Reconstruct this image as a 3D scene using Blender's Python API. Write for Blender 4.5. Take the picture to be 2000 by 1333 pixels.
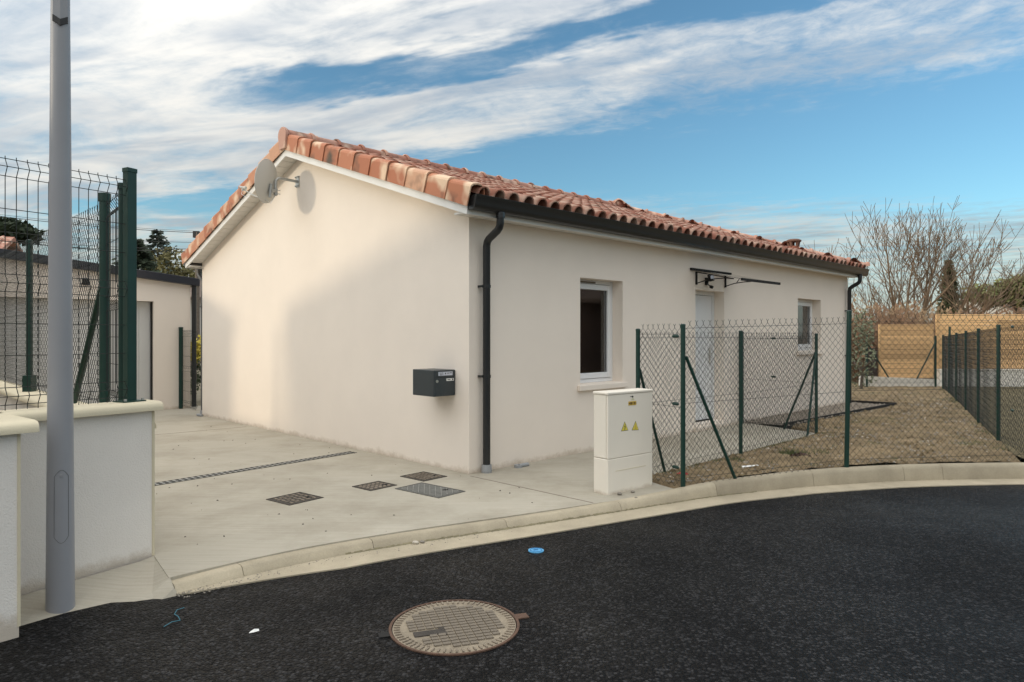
import bpy, math, random
from mathutils import Vector, Matrix
R = math.radians
random.seed(7)
sc = bpy.context.scene
for o in list(bpy.data.objects): bpy.data.objects.remove(o)
COL = sc.collection

# ------------------------------------------------------------------ camera
CAM_Z = 1.45
cam_d = bpy.data.cameras.new('camera'); cam = bpy.data.objects.new('camera', cam_d); COL.objects.link(cam)
cam.location = (0, 0, CAM_Z); cam.rotation_euler = (R(90), 0, 0)
cam_d.sensor_width = 36; cam_d.lens = 36*1340/2000
cam_d.shift_y = -(666.5-655)/2000
cam_d.clip_start = 0.05; cam_d.clip_end = 2000
sc.camera = cam
sc.render.resolution_x = 1024; sc.render.resolution_y = 682

# ------------------------------------------------------------------ light
SUN_EL = R(12.8); SUN_H = Vector((-.954, -.300)).normalized()
sun_vec = Vector((SUN_H.x*math.cos(SUN_EL), SUN_H.y*math.cos(SUN_EL), math.sin(SUN_EL)))
sl = bpy.data.lights.new('sun', 'SUN'); sl.energy = 0.5; sl.angle = R(4.5); sl.color = (1.0, .84, .62)
so = bpy.data.objects.new('sun', sl); COL.objects.link(so); so.location = (-30, -10, 20)
so.rotation_euler = sun_vec.to_track_quat('Z', 'Y').to_euler()

w = bpy.data.worlds.new('World'); sc.world = w; w.use_nodes = True
nt = w.node_tree; nt.nodes.clear(); N = nt.nodes; LK = nt.links
def wn(t, **k):
    n = N.new(t)
    for a, b in k.items(): setattr(n, a, b)
    return n
def wm(op, a, b=None, c=None, clamp=False):
    n = wn('ShaderNodeMath', operation=op, use_clamp=clamp)
    for i, v in enumerate((a, b, c)):
        if v is None: continue
        if isinstance(v, (int, float)): n.inputs[i].default_value = v
        else: LK.new(v, n.inputs[i])
    return n.outputs[0]
def wstep(v, lo, hi, a=0.0, b=1.0):
    n = wn('ShaderNodeMapRange', interpolation_type='SMOOTHSTEP')
    LK.new(v, n.inputs[0])
    for i, q in enumerate((lo, hi, a, b)): n.inputs[i+1].default_value = q
    return n.outputs[0]
def wnoise(vec, scale, detail=6, rough=.6, dist=0.0):
    n = wn('ShaderNodeTexNoise'); LK.new(vec, n.inputs['Vector'])
    n.inputs['Scale'].default_value = scale; n.inputs['Detail'].default_value = detail
    n.inputs['Roughness'].default_value = rough; n.inputs['Distortion'].default_value = dist
    return n.outputs['Fac']
SKY_STRENGTH = .15
sky = wn('ShaderNodeTexSky', sky_type='NISHITA', sun_disc=False)
sky.sun_elevation = SUN_EL; sky.sun_rotation = math.atan2(SUN_H.x, SUN_H.y)
sky.altitude = 150; sky.air_density = 1.0; sky.dust_density = .6; sky.ozone_density = 2.0
tc = wn('ShaderNodeTexCoord'); sx = wn('ShaderNodeSeparateXYZ'); LK.new(tc.outputs['Generated'], sx.inputs[0])
zc = wm('MAXIMUM', sx.outputs[2], .035)
px_ = wm('DIVIDE', sx.outputs[0], zc); py_ = wm('DIVIDE', sx.outputs[1], zc)
r2 = wm('ADD', py_, wm('MULTIPLY', px_, .54))                       # across the streaks of high cloud
al = wm('SUBTRACT', px_, wm('MULTIPLY', py_, .40))                  # along them
cv = wn('ShaderNodeCombineXYZ'); LK.new(wm('MULTIPLY', al, .42), cv.inputs[0]); LK.new(r2, cv.inputs[1])
cf = wn('ShaderNodeCombineXYZ'); LK.new(px_, cf.inputs[0]); LK.new(py_, cf.inputs[1])
warp = wm('MULTIPLY', wm('SUBTRACT', wnoise(cv.outputs[0], 1.4, 5, .62), .5), 1.5)
rr = wm('ADD', r2, warp)
n_big = wnoise(cv.outputs[0], 2.4, 8, .62, .4)
n_fin = wnoise(cf.outputs[0], 5.5, 8, .68, .5)
right = wstep(px_, -.6, 1.1)                                       # finer and thinner to one side
n_tuft = wnoise(cf.outputs[0], 9.0, 7, .62, .7)
fw = wm('MULTIPLY_ADD', right, .40, .20)
n_all = wm('ADD', wm('MULTIPLY', n_big, wm('SUBTRACT', 1.0, fw)), wm('MULTIPLY', wm('ADD', wm('MULTIPLY', n_fin, .5), wm('MULTIPLY', n_tuft, .5)), fw))
n_soft = wnoise(cv.outputs[0], 1.7, 4, .5, .6)
bank = wstep(rr, 3.95, 3.10)                                       # cloud sheet ends along a line
gap = wm('MULTIPLY', wm('SUBTRACT', 1, wstep(wm('ABSOLUTE', wm('SUBTRACT', rr, 2.37)), .10, .30)), wstep(px_, -1.5, -.7))
thin = wm('SUBTRACT', 1.0, wm('MULTIPLY', wm('MULTIPLY', right, .45), wstep(r2, 1.4, 2.3)))
cover = wm('MULTIPLY', wm('MULTIPLY', bank, thin), wm('SUBTRACT', 1, wm('MULTIPLY', gap, .74)))
low = wm('MULTIPLY', wstep(py_, 4.2, 6.6), .85)                     # wisps near the skyline
cover = wm('MAXIMUM', cover, low)
m = wm('ADD', wm('MULTIPLY', cover, 1.22), wm('MULTIPLY', wm('SUBTRACT', n_all, .5), 3.3))
mask = wm('MULTIPLY', wstep(m, .10, 1.55), wstep(cover, .0, .35))
mask = wm('MULTIPLY', mask, .90)
haze = wstep(sx.outputs[2], .16, .0, 0, .5)
ccol = wn('ShaderNodeMix', data_type='RGBA'); LK.new(wstep(n_soft, .36, .60), ccol.inputs[0])
CB = 6.9                                                            # cloud made brighter overhead, out of view, to lift the shaded walls
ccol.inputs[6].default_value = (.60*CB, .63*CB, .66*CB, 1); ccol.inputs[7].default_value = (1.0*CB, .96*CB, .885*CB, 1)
cloud_gain = wm('MULTIPLY_ADD', wm('POWER', wm('MAXIMUM', sx.outputs[2], 0.0), 1.5), .93, .235)
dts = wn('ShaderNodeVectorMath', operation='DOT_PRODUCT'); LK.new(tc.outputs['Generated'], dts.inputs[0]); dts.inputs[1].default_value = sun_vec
fwd = wm('POWER', wm('MULTIPLY_ADD', dts.outputs['Value'], .5, .5, True), 4.0)          # thin cloud scatters forward; lobe towards the veiled sun raised to light the walls
cloud_gain = wm('MULTIPLY', cloud_gain, wm('MULTIPLY_ADD', fwd, 1.3, 1.0))
cgr = wn('ShaderNodeVectorMath', operation='SCALE'); LK.new(ccol.outputs[2], cgr.inputs[0]); LK.new(cloud_gain, cgr.inputs['Scale'])
tint = wn('ShaderNodeMix', data_type='RGBA', blend_type='MULTIPLY'); tint.inputs[0].default_value = 1
LK.new(sky.outputs[0], tint.inputs[6]); tint.inputs[7].default_value = (.375, .51, .525, 1)
mh = wn('ShaderNodeMix', data_type='RGBA'); LK.new(haze, mh.inputs[0]); LK.new(tint.outputs[2], mh.inputs[6]); mh.inputs[7].default_value = (.29*CB, .325*CB, .34*CB, 1)
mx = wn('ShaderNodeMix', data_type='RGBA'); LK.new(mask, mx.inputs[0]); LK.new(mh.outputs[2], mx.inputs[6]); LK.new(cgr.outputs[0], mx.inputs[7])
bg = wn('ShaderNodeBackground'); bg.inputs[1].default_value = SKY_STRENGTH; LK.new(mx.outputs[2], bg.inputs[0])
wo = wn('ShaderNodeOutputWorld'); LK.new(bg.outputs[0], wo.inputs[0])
vs = sc.view_settings
sc.display_settings.display_device = 'sRGB'
vs.view_transform = 'Standard'; vs.look = 'None'; vs.gamma = 1; vs.use_curve_mapping = False
vs.exposure = 1.18

# ------------------------------------------------------------------ materials
def mat(name, col, rough=.7, var=.12, vscale=3.0, bump=0.0, bscale=60.0, metal=0.0, spec=.5, fine=0.0, fscale=120.0, coord='Object', stretch=None, bdist=.01):
    m = bpy.data.materials.new(name); m.use_nodes = True
    t = m.node_tree; b = t.nodes['Principled BSDF']
    b.inputs['Roughness'].default_value = rough; b.inputs['Metallic'].default_value = metal
    b.inputs['Specular IOR Level'].default_value = spec
    tcn = t.nodes.new('ShaderNodeTexCoord'); vec = tcn.outputs[coord]
    if stretch:
        mp = t.nodes.new('ShaderNodeMapping'); mp.inputs['Scale'].default_value = stretch
        if len(stretch) > 3: pass
        t.links.new(vec, mp.inputs[0]); vec = mp.outputs[0]
    def noise(s, d=5, r=.6):
        n = t.nodes.new('ShaderNodeTexNoise'); n.inputs['Scale'].default_value = s; n.inputs['Detail'].default_value = d
        n.inputs['Roughness'].default_value = r; t.links.new(vec, n.inputs['Vector']); return n.outputs['Fac']
    f = noise(vscale)
    if fine:
        f2 = noise(fscale, 3, .7)
        ma = t.nodes.new('ShaderNodeMath'); ma.operation = 'MULTIPLY_ADD'; t.links.new(f2, ma.inputs[0]); ma.inputs[1].default_value = fine
        sb = t.nodes.new('ShaderNodeMath'); sb.operation = 'SUBTRACT'; t.links.new(f, sb.inputs[0]); sb.inputs[1].default_value = fine*.5
        t.links.new(sb.outputs[0], ma.inputs[2]); f = ma.outputs[0]
    rp = t.nodes.new('ShaderNodeValToRGB'); t.links.new(f, rp.inputs[0])
    rp.color_ramp.elements[0].position = .25; rp.color_ramp.elements[1].position = .75
    c = col
    rp.color_ramp.elements[0].color = (c[0]*(1-var), c[1]*(1-var), c[2]*(1-var), 1)
    rp.color_ramp.elements[1].color = (c[0]*(1+var), c[1]*(1+var), c[2]*(1+var), 1)
    t.links.new(rp.outputs[0], b.inputs['Base Color'])
    if bump:
        bn = t.nodes.new('ShaderNodeBump'); bn.inputs['Strength'].default_value = bump; bn.inputs['Distance'].default_value = bdist
        t.links.new(noise(bscale, 4, .65), bn.inputs['Height']); t.links.new(bn.outputs[0], b.inputs['Normal'])
    return m
M = {}
def nodes_of(m): return m.node_tree.nodes, m.node_tree.links, m.node_tree.nodes['Principled BSDF']
M['stucco'] = mat('cream_render', (.85, .765, .675), .93, .028, 1.6, .55, 120, spec=.2, fine=.35, fscale=220, bdist=.004)
M['stucco_wall'] = mat('boundary_render', (.80, .755, .70), .95, .05, 2.0, .6, 110, spec=.15, fine=.6, fscale=170, bdist=.006)
M['white'] = mat('white_board', (.78, .77, .74), .45, .02, 4, spec=.4)
M['pvc'] = mat('white_pvc', (.78, .79, .80), .3, .015, 4)
M['soffit'] = mat('soffit_board', (.72, .70, .66), .5, .03, 4)
M['anth'] = mat('anthracite_aluminium', (.016, .018, .020), .32, .1, 6, spec=.5)
M['zinc'] = mat('grey_downpipe', (.085, .085, .085), .42, .1, 8)
M['pvcgrey'] = mat('grey_pipe_socket', (.30, .31, .32), .5, .1, 10)
M['green'] = mat('green_coated_steel', (.003, .034, .024), .45, .15, 10)
M['wire'] = mat('green_coated_wire', (.004, .008, .006), .6, .1, 10)
M['lampgrey'] = mat('pole_grey_paint', (.29, .295, .315), .42, .04, 5, .08, 300, spec=.4, bdist=.002)
M['galv'] = mat('galvanised_steel', (.42, .43, .42), .42, .12, 25, metal=.6)
M['dish'] = mat('dish_grey', (.52, .52, .49), .55, .03, 4)
M['mailbox'] = mat('mailbox_paint', (.028, .038, .044), .38, .08, 20, .1, 400)
M['steel'] = mat('stainless', (.55, .55, .52), .3, .1, 30, metal=.8)
M['label'] = mat('paper_label', (.55, .58, .66), .5, .05, 30)
M['ink'] = mat('ink', (.02, .02, .022), .6, .05, 20)
M['whitelabel'] = mat('white_label', (.75, .76, .74), .5, .03, 30)
M['yellow'] = mat('sticker_yellow', (.72, .62, .10), .5, .05, 40)
M['tag'] = mat('brass_tag', (.62, .42, .06), .45, .15, 120)
M['cabinet'] = mat('cabinet_beige', (.84, .78, .68), .5, .025, 3, .12, 350, spec=.35, bdist=.002)
M['cap'] = mat('cream_coping_stone', (.66, .59, .435), .8, .06, 4, .4, 90, spec=.2, fine=.3, bdist=.004)
M['kerb'] = mat('kerb_concrete', (.41, .355, .262), .9, .2, 3.0, .5, 110, spec=.2, fine=.5, fscale=90, bdist=.005)
M['iron'] = mat('cast_iron', (.055, .046, .038), .7, .35, 9, .5, 90, metal=.2, fine=.4)
M['iron2'] = mat('worn_iron', (.25, .205, .155), .75, .32, 5, .5, 120, metal=.1, fine=.5)
M['blockiron'] = mat('block_iron', (.20, .168, .13), .7, .3, 6, .4, 120, metal=.2, fine=.4)
M['lighttread'] = mat('worn_tread', (.33, .325, .30), .55, .2, 12, metal=.3)
M['sandiron'] = mat('sand_filled_iron', (.27, .225, .165), .9, .3, 7, .4, 120, fine=.6, fscale=60)
M['ventclay'] = mat('dark_clay', (.16, .085, .06), .85, .35, 9)  # darker clay for the vent pillars and cap
M['treadplate'] = mat('steel_lid', (.13, .13, .12), .6, .15, 6, .3, 90, metal=.3)
M['black'] = mat('black_void', (.012, .011, .010), .9, .1, 10)
M['rust'] = mat('rust', (.10, .055, .035), .85, .3, 20, .4, 80)
M['bluecap'] = mat('blue_plastic', (.10, .36, .62), .45, .1, 60, .2, 200)
M['joint'] = mat('joint_mastic', (.20, .165, .13), .95, .2, 30)
M['woodA'] = mat('sunlit_larch', (.82, .53, .27), .8, .18, 7, .3, 60, spec=.2, stretch=(.35, 3, 6))
def per_object_tone(m, lo, hi):
    n, l, b = nodes_of(m); lk = b.inputs['Base Color'].links[0]; src = lk.from_socket
    oi = n.new('ShaderNodeObjectInfo'); mr = n.new('ShaderNodeMapRange'); l.new(oi.outputs['Random'], mr.inputs[0]); mr.inputs[3].default_value = lo; mr.inputs[4].default_value = hi
    mm = n.new('ShaderNodeMix'); mm.data_type = 'RGBA'; mm.blend_type = 'MULTIPLY'; mm.inputs[0].default_value = 1; l.new(src, mm.inputs[6]); l.new(mr.outputs[0], mm.inputs[7]); l.new(mm.outputs[2], b.inputs['Base Color'])
per_object_tone(M['woodA'], .66, 1.10); per_object_tone(M['kerb'], .86, 1.08); per_object_tone(M['cap'], .93, 1.05)
M['wooddark'] = mat('dark_slats', (.045, .03, .025), .8, .3, 8)
M['whitewall'] = mat('white_low_wall', (.84, .80, .72), .9, .06, 3, .2, 80)
M['stone'] = mat('pebble', (.25, .225, .19), .9, .4, 14)
M['palestone'] = mat('pale_stone', (.55, .50, .42), .9, .2, 14)
M['gravel'] = mat('gravel_stone', (.29, .25, .205), .9, .55, 18)
M['grass'] = mat('grass_blade', (.075, .095, .03), .8, .35, 12)
M['bark'] = mat('grey_bark', (.15, .12, .095), .9, .3, 10)
M['tanbark'] = mat('tan_bark', (.20, .14, .09), .9, .3, 6)
M['twig'] = mat('brown_twig', (.25, .155, .095), .9, .35, 3)
M['reed'] = mat('dry_reed', (.36, .25, .15), .9, .3, 2)
M['pine'] = mat('pine_needles', (.14, .15, .05), .8, .35, 2)
M['cypress'] = mat('cypress_needles', (.055, .062, .022), .85, .3, 3)
M['conifer'] = mat('dark_conifer', (.028, .042, .020), .85, .4, 1.5)
M['cedar'] = mat('blue_cedar', (.075, .095, .075), .85, .35, 1.5)
M['olive'] = mat('olive_foliage', (.13, .115, .04), .85, .35, 1.2)
M['olivegrey'] = mat('grey_green_foliage', (.16, .17, .10), .85, .35, 3)
M['yellowleaf'] = mat('yellow_leaves', (.42, .34, .04), .8, .3, 6)
M['hedge'] = mat('hedge_leaves', (.030, .048, .016), .8, .4, 6)
M['cable'] = mat('black_cable', (.02, .02, .02), .6, .05, 10)
M['paper'] = mat('white_scrap', (.75, .75, .73), .8, .05, 30)
M['redplastic'] = mat('red_scrap', (.55, .06, .06), .5, .1, 30)
M['string'] = mat('blue_string', (.06, .20, .26), .7, .1, 60)
M['hill'] = mat('far_hill', (.085, .09, .055), .95, .3, .05)
M['roofgrey'] = mat('far_roof', (.16, .12, .10), .9, .25, 1)
M['farwall'] = mat('far_wall', (.60, .57, .52), .9, .05, 1)
M['curtain'] = mat('grey_brown_curtain', (.17, .145, .12), .9, .1, 6)
M['inside'] = mat('dark_interior', (.06, .032, .022), .9, .3, 2)
M['garagedoor'] = mat('garage_door_white', (.60, .60, .585), .45, .03, 3)
M['ground'] = mat('rough_ground', (.13, .11, .07), .95, .3, .5, .3, 8)

def splash(m, h, z0=0.0):
    # rain splashed soil: ragged brown stain along the foot
    n, l, b = nodes_of(m); src = b.inputs['Base Color'].links[0].from_socket
    g = n.new('ShaderNodeNewGeometry'); sx_ = n.new('ShaderNodeSeparateXYZ'); l.new(g.outputs['Position'], sx_.inputs[0])
    ns = n.new('ShaderNodeTexNoise'); ns.inputs['Scale'].default_value = 5; ns.inputs['Detail'].default_value = 8; ns.inputs['Roughness'].default_value = .75; l.new(g.outputs['Position'], ns.inputs['Vector'])
    ma = n.new('ShaderNodeMath'); ma.operation = 'MULTIPLY_ADD'; l.new(ns.outputs['Fac'], ma.inputs[0]); ma.inputs[1].default_value = -h*2.2; l.new(sx_.outputs[2], ma.inputs[2])
    mr = n.new('ShaderNodeMapRange'); l.new(ma.outputs[0], mr.inputs[0]); mr.inputs[1].default_value = z0-h*.45; mr.inputs[2].default_value = z0-h*1.15; mr.inputs[3].default_value = 0; mr.inputs[4].default_value = .55
    mm = n.new('ShaderNodeMix'); mm.data_type = 'RGBA'; l.new(mr.outputs[0], mm.inputs[0]); l.new(src, mm.inputs[6]); mm.inputs[7].default_value = (.40, .31, .21, 1); l.new(mm.outputs[2], b.inputs['Base Color'])
splash(M['stucco'], .10); splash(M['stucco_wall'], .10); splash(M['cabinet'], .05)
# concrete drive: brushed, blotchy
def m_concrete():
    m = mat('drive_concrete', (.43, .395, .325), .9, .06, 1.1, .35, 70, spec=.2, fine=.35, fscale=30, bdist=.004)
    n, l, b = nodes_of(m)
    rp = [x for x in n if x.type == 'VALTORGB'][0]
    t = n.new('ShaderNodeTexCoord'); mp = n.new('ShaderNodeMapping'); mp.inputs['Rotation'].default_value = (0, 0, R(45)); mp.inputs['Scale'].default_value = (1.2, 38, 1)
    l.new(t.outputs['Object'], mp.inputs[0])
    ns = n.new('ShaderNodeTexNoise'); ns.inputs['Scale'].default_value = 1.6; ns.inputs['Detail'].default_value = 5; l.new(mp.outputs[0], ns.inputs['Vector'])
    st = n.new('ShaderNodeTexNoise'); st.inputs['Scale'].default_value = .8; st.inputs['Detail'].default_value = 7; st.inputs['Roughness'].default_value = .7; l.new(t.outputs['Object'], st.inputs['Vector'])
    r2_ = n.new('ShaderNodeValToRGB'); l.new(st.outputs['Fac'], r2_.inputs[0])
    r2_.color_ramp.elements[0].position = .36; r2_.color_ramp.elements[0].color = (.80, .785, .76, 1)
    r2_.color_ramp.elements[1].position = .56; r2_.color_ramp.elements[1].color = (1, 1, 1, 1)
    mr = n.new('ShaderNodeMapRange'); l.new(ns.outputs['Fac'], mr.inputs[0]); mr.inputs[3].default_value = .80; mr.inputs[4].default_value = 1.17
    mm = n.new('ShaderNodeMix'); mm.data_type = 'RGBA'; mm.blend_type = 'MULTIPLY'; mm.inputs[0].default_value = 1
    l.new(rp.outputs[0], mm.inputs[6]); l.new(r2_.outputs[0], mm.inputs[7])
    m2 = n.new('ShaderNodeMix'); m2.data_type = 'RGBA'; m2.blend_type = 'MULTIPLY'; m2.inputs[0].default_value = 1
    l.new(mm.outputs[2], m2.inputs[6]); l.new(mr.outputs[0], m2.inputs[7])
    l.new(m2.outputs[2], b.inputs['Base Color'])
    return m
M['concrete'] = m_concrete()
def m_asphalt():
    m = bpy.data.materials.new('asphalt'); m.use_nodes = True; n, l, b = nodes_of(m)
    t = n.new('ShaderNodeTexCoord'); v = t.outputs['Object']
    def voro(sc_):
        x = n.new('ShaderNodeTexVoronoi'); x.inputs['Scale'].default_value = sc_; l.new(v, x.inputs['Vector']); return x
    v1, v2 = voro(62), voro(130)
    def mrange(src, a0, a1, b0, b1):
        x = n.new('ShaderNodeMapRange'); l.new(src, x.inputs[0])
        for i_, q in enumerate((a0, a1, b0, b1)): x.inputs[i_+1].default_value = q
        return x.outputs[0]
    def mul(p, q):
        x = n.new('ShaderNodeMath'); x.operation = 'MULTIPLY'; l.new(p, x.inputs[0]); l.new(q, x.inputs[1]); return x.outputs[0]
    sep = n.new('ShaderNodeSeparateColor'); l.new(v1.outputs['Color'], sep.inputs[0])
    gap = mrange(v1.outputs['Distance'], .35, .75, 1.0, .12)          # bitumen between the stones
    pw = n.new('ShaderNodeMath'); pw.operation = 'POWER'; l.new(sep.outputs[0], pw.inputs[0]); pw.inputs[1].default_value = 3.2
    tone = mrange(pw.outputs[0], 0, 1, .03, 1.0)
    ns = n.new('ShaderNodeTexNoise'); ns.inputs['Scale'].default_value = .8; ns.inputs['Detail'].default_value = 7; ns.inputs['Roughness'].default_value = .6; l.new(v, ns.inputs['Vector'])
    pat = mrange(ns.outputs['Fac'], .3, .7, .5, 1.0)
    n2 = n.new('ShaderNodeTexNoise'); n2.inputs['Scale'].default_value = 2.1; n2.inputs['Detail'].default_value = 6; l.new(v, n2.inputs['Vector'])
    dust = mrange(n2.outputs['Fac'], .60, .78, 0, .5)                  # dry dust stains
    val = mul(mul(gap, tone), pat)
    rp = n.new('ShaderNodeMix'); rp.data_type = 'RGBA'; l.new(val, rp.inputs[0]); rp.inputs[6].default_value = (.0012, .0012, .0015, 1); rp.inputs[7].default_value = (.062, .062, .066, 1)
    mx_ = n.new('ShaderNodeMix'); mx_.data_type = 'RGBA'; l.new(mul(dust, gap), mx_.inputs[0]); l.new(rp.outputs[2], mx_.inputs[6]); mx_.inputs[7].default_value = (.035, .031, .027, 1)
    l.new(mx_.outputs[2], b.inputs['Base Color'])
    l.new(mrange(ns.outputs['Fac'], .35, .65, .66, .36), b.inputs['Roughness']); b.inputs['Specular IOR Level'].default_value = .11
    ad = n.new('ShaderNodeMath'); ad.operation = 'MULTIPLY_ADD'; l.new(v2.outputs['Distance'], ad.inputs[0]); ad.inputs[1].default_value = .35; l.new(v1.outputs['Distance'], ad.inputs[2])
    bu = n.new('ShaderNodeBump'); bu.invert = True; bu.inputs['Strength'].default_value = 1.0; bu.inputs['Distance'].default_value = .012
    l.new(ad.outputs[0], bu.inputs['Height']); l.new(bu.outputs[0], b.inputs['Normal'])
    return m
M['asphalt'] = m_asphalt()
def m_soil():
    m = mat('garden_soil', (.22, .165, .10), .97, .5, 3.2, .9, 22, spec=.1, fine=.8, fscale=45, bdist=.03)
    n, l, b = nodes_of(m); rp = [x for x in n if x.type == 'VALTORGB'][0]
    t = n.new('ShaderNodeTexCoord'); ns = n.new('ShaderNodeTexNoise'); ns.inputs['Scale'].default_value = 1.1; ns.inputs['Detail'].default_value = 8; ns.inputs['Roughness'].default_value = .75
    l.new(t.outputs['Object'], ns.inputs['Vector'])
    mr = n.new('ShaderNodeMapRange'); l.new(ns.outputs['Fac'], mr.inputs[0]); mr.inputs[1].default_value = .56; mr.inputs[2].default_value = .72
    mm = n.new('ShaderNodeMix'); mm.data_type = 'RGBA'; l.new(mr.outputs[0], mm.inputs[0]); l.new(rp.outputs[0], mm.inputs[6]); mm.inputs[7].default_value = (.095, .098, .04, 1)
    l.new(mm.outputs[2], b.inputs['Base Color']); return m
M['soil'] = m_soil()
M['greycrete'] = mat('grey_pavement_concrete', (.35, .345, .31), .9, .22, 2.4, .4, 60, spec=.2, fine=.4, fscale=25, bdist=.005)
M['lawn'] = mat('sparse_lawn', (.15, .125, .075), .95, .4, 2.5, .8, 40, spec=.1, fine=.7, fscale=70, bdist=.02)
def m_tile():
    m = bpy.data.materials.new('terracotta_tile'); m.use_nodes = True; n, l, b = nodes_of(m)
    oi = n.new('ShaderNodeObjectInfo'); at = n.new('ShaderNodeAttribute'); at.attribute_name = 'tone'
    ad = n.new('ShaderNodeMath'); ad.operation = 'ADD'; l.new(oi.outputs['Random'], ad.inputs[0]); l.new(at.outputs['Fac'], ad.inputs[1])
    fr = n.new('ShaderNodeMath'); fr.operation = 'FRACT'; l.new(ad.outputs[0], fr.inputs[0])
    rp = n.new('ShaderNodeValToRGB'); l.new(fr.outputs[0], rp.inputs[0]); e = rp.color_ramp.elements
    e[0].position = 0; e[0].color = (.29, .11, .075, 1); e[1].position = 1; e[1].color = (.50, .31, .245, 1)
    for p, c in ((.3, (.36, .15, .10, 1)), (.6, (.42, .20, .14, 1)), (.85, (.47, .26, .195, 1))):
        x = e.new(p); x.color = c
    ge = n.new('ShaderNodeNewGeometry'); off = n.new('ShaderNodeVectorMath'); off.operation = 'ADD'; sc_ = n.new('ShaderNodeMath'); sc_.operation = 'MULTIPLY'; sc_.inputs[1].default_value = 41.0; l.new(fr.outputs[0], sc_.inputs[0]); l.new(ge.outputs['Position'], off.inputs[0]); l.new(sc_.outputs[0], off.inputs[1])
    ns = n.new('ShaderNodeTexNoise'); ns.inputs['Scale'].default_value = 3.3; ns.inputs['Detail'].default_value = 3; l.new(off.outputs[0], ns.inputs['Vector'])
    mr = n.new('ShaderNodeMapRange'); l.new(ns.outputs['Fac'], mr.inputs[0]); mr.inputs[1].default_value = .55; mr.inputs[2].default_value = .72
    dk = n.new('ShaderNodeMix'); dk.data_type = 'RGBA'; l.new(mr.outputs[0], dk.inputs[0]); l.new(rp.outputs[0], dk.inputs[6]); dk.inputs[7].default_value = (.105, .075, .055, 1)
    n2 = n.new('ShaderNodeTexNoise'); n2.inputs['Scale'].default_value = 4.1; n2.inputs['Detail'].default_value = 2; of2 = n.new('ShaderNodeVectorMath'); of2.operation = 'SCALE'; of2.inputs['Scale'].default_value = 1.13; l.new(off.outputs[0], of2.inputs[0]); l.new(of2.outputs[0], n2.inputs['Vector'])
    m2 = n.new('ShaderNodeMapRange'); l.new(n2.outputs['Fac'], m2.inputs[0]); m2.inputs[1].default_value = .51; m2.inputs[2].default_value = .70
    pl = n.new('ShaderNodeMix'); pl.data_type = 'RGBA'; l.new(m2.outputs[0], pl.inputs[0]); l.new(dk.outputs[2], pl.inputs[6]); pl.inputs[7].default_value = (.66, .47, .36, 1)
    l.new(pl.outputs[2], b.inputs['Base Color']); b.inputs['Roughness'].default_value = .72; b.inputs['Specular IOR Level'].default_value = .3
    n3 = n.new('ShaderNodeTexNoise'); n3.inputs['Scale'].default_value = 90; l.new(ge.outputs['Position'], n3.inputs['Vector'])
    bu = n.new('ShaderNodeBump'); bu.inputs['Strength'].default_value = .2; bu.inputs['Distance'].default_value = .004; l.new(n3.outputs['Fac'], bu.inputs['Height']); l.new(bu.outputs[0], b.inputs['Normal'])
    return m
M['tile'] = m_tile()
def m_verge():
    m = m_tile(); m.name = 'verge_clay'; n, l, b = nodes_of(m)
    rp = [x for x in n if x.type == 'VALTORGB'][0]
    for e_, c in zip(rp.color_ramp.elements, ((.38,.145,.08),(.43,.17,.095),(.47,.20,.115),(.51,.25,.15),(.58,.38,.26))): e_.color = c + (1,)
    ns = [x for x in n if x.type == 'TEX_NOISE']; ns[0].inputs['Scale'].default_value = 2.6; ns[1].inputs['Scale'].default_value = 2.9
    mx_ = [x for x in n if x.type == 'MIX']; mx_[0].inputs[7].default_value = (.10, .075, .055, 1); mx_[1].inputs[7].default_value = (.70, .51, .36, 1)
    mr_ = [x for x in n if x.type == 'MAP_RANGE']; mr_[0].inputs[1].default_value = .56; mr_[0].inputs[2].default_value = .70; mr_[1].inputs[1].default_value = .52; mr_[1].inputs[2].default_value = .66
    return m
M['verge'] = m_verge()
def m_glass(name, col):
    m = bpy.data.materials.new(name); m.use_nodes = True; n, l, b = nodes_of(m)
    b.inputs['Base Color'].default_value = col; b.inputs['Roughness'].default_value = .02; b.inputs['Transmission Weight'].default_value = 1; b.inputs['IOR'].default_value = 1.45
    ns = n.new('ShaderNodeTexNoise'); ns.inputs['Scale'].default_value = 6; mr = n.new('ShaderNodeMapRange'); l.new(ns.outputs['Fac'], mr.inputs[0]); mr.inputs[3].default_value = .0; mr.inputs[4].default_value = .06
    l.new(mr.outputs[0], b.inputs['Roughness']); return m
M['glass'] = m_glass('window_glass', (.80, .80, .80, 1))
M['clear'] = m_glass('clear_sheet', (.93, .95, .95, 1))

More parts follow.
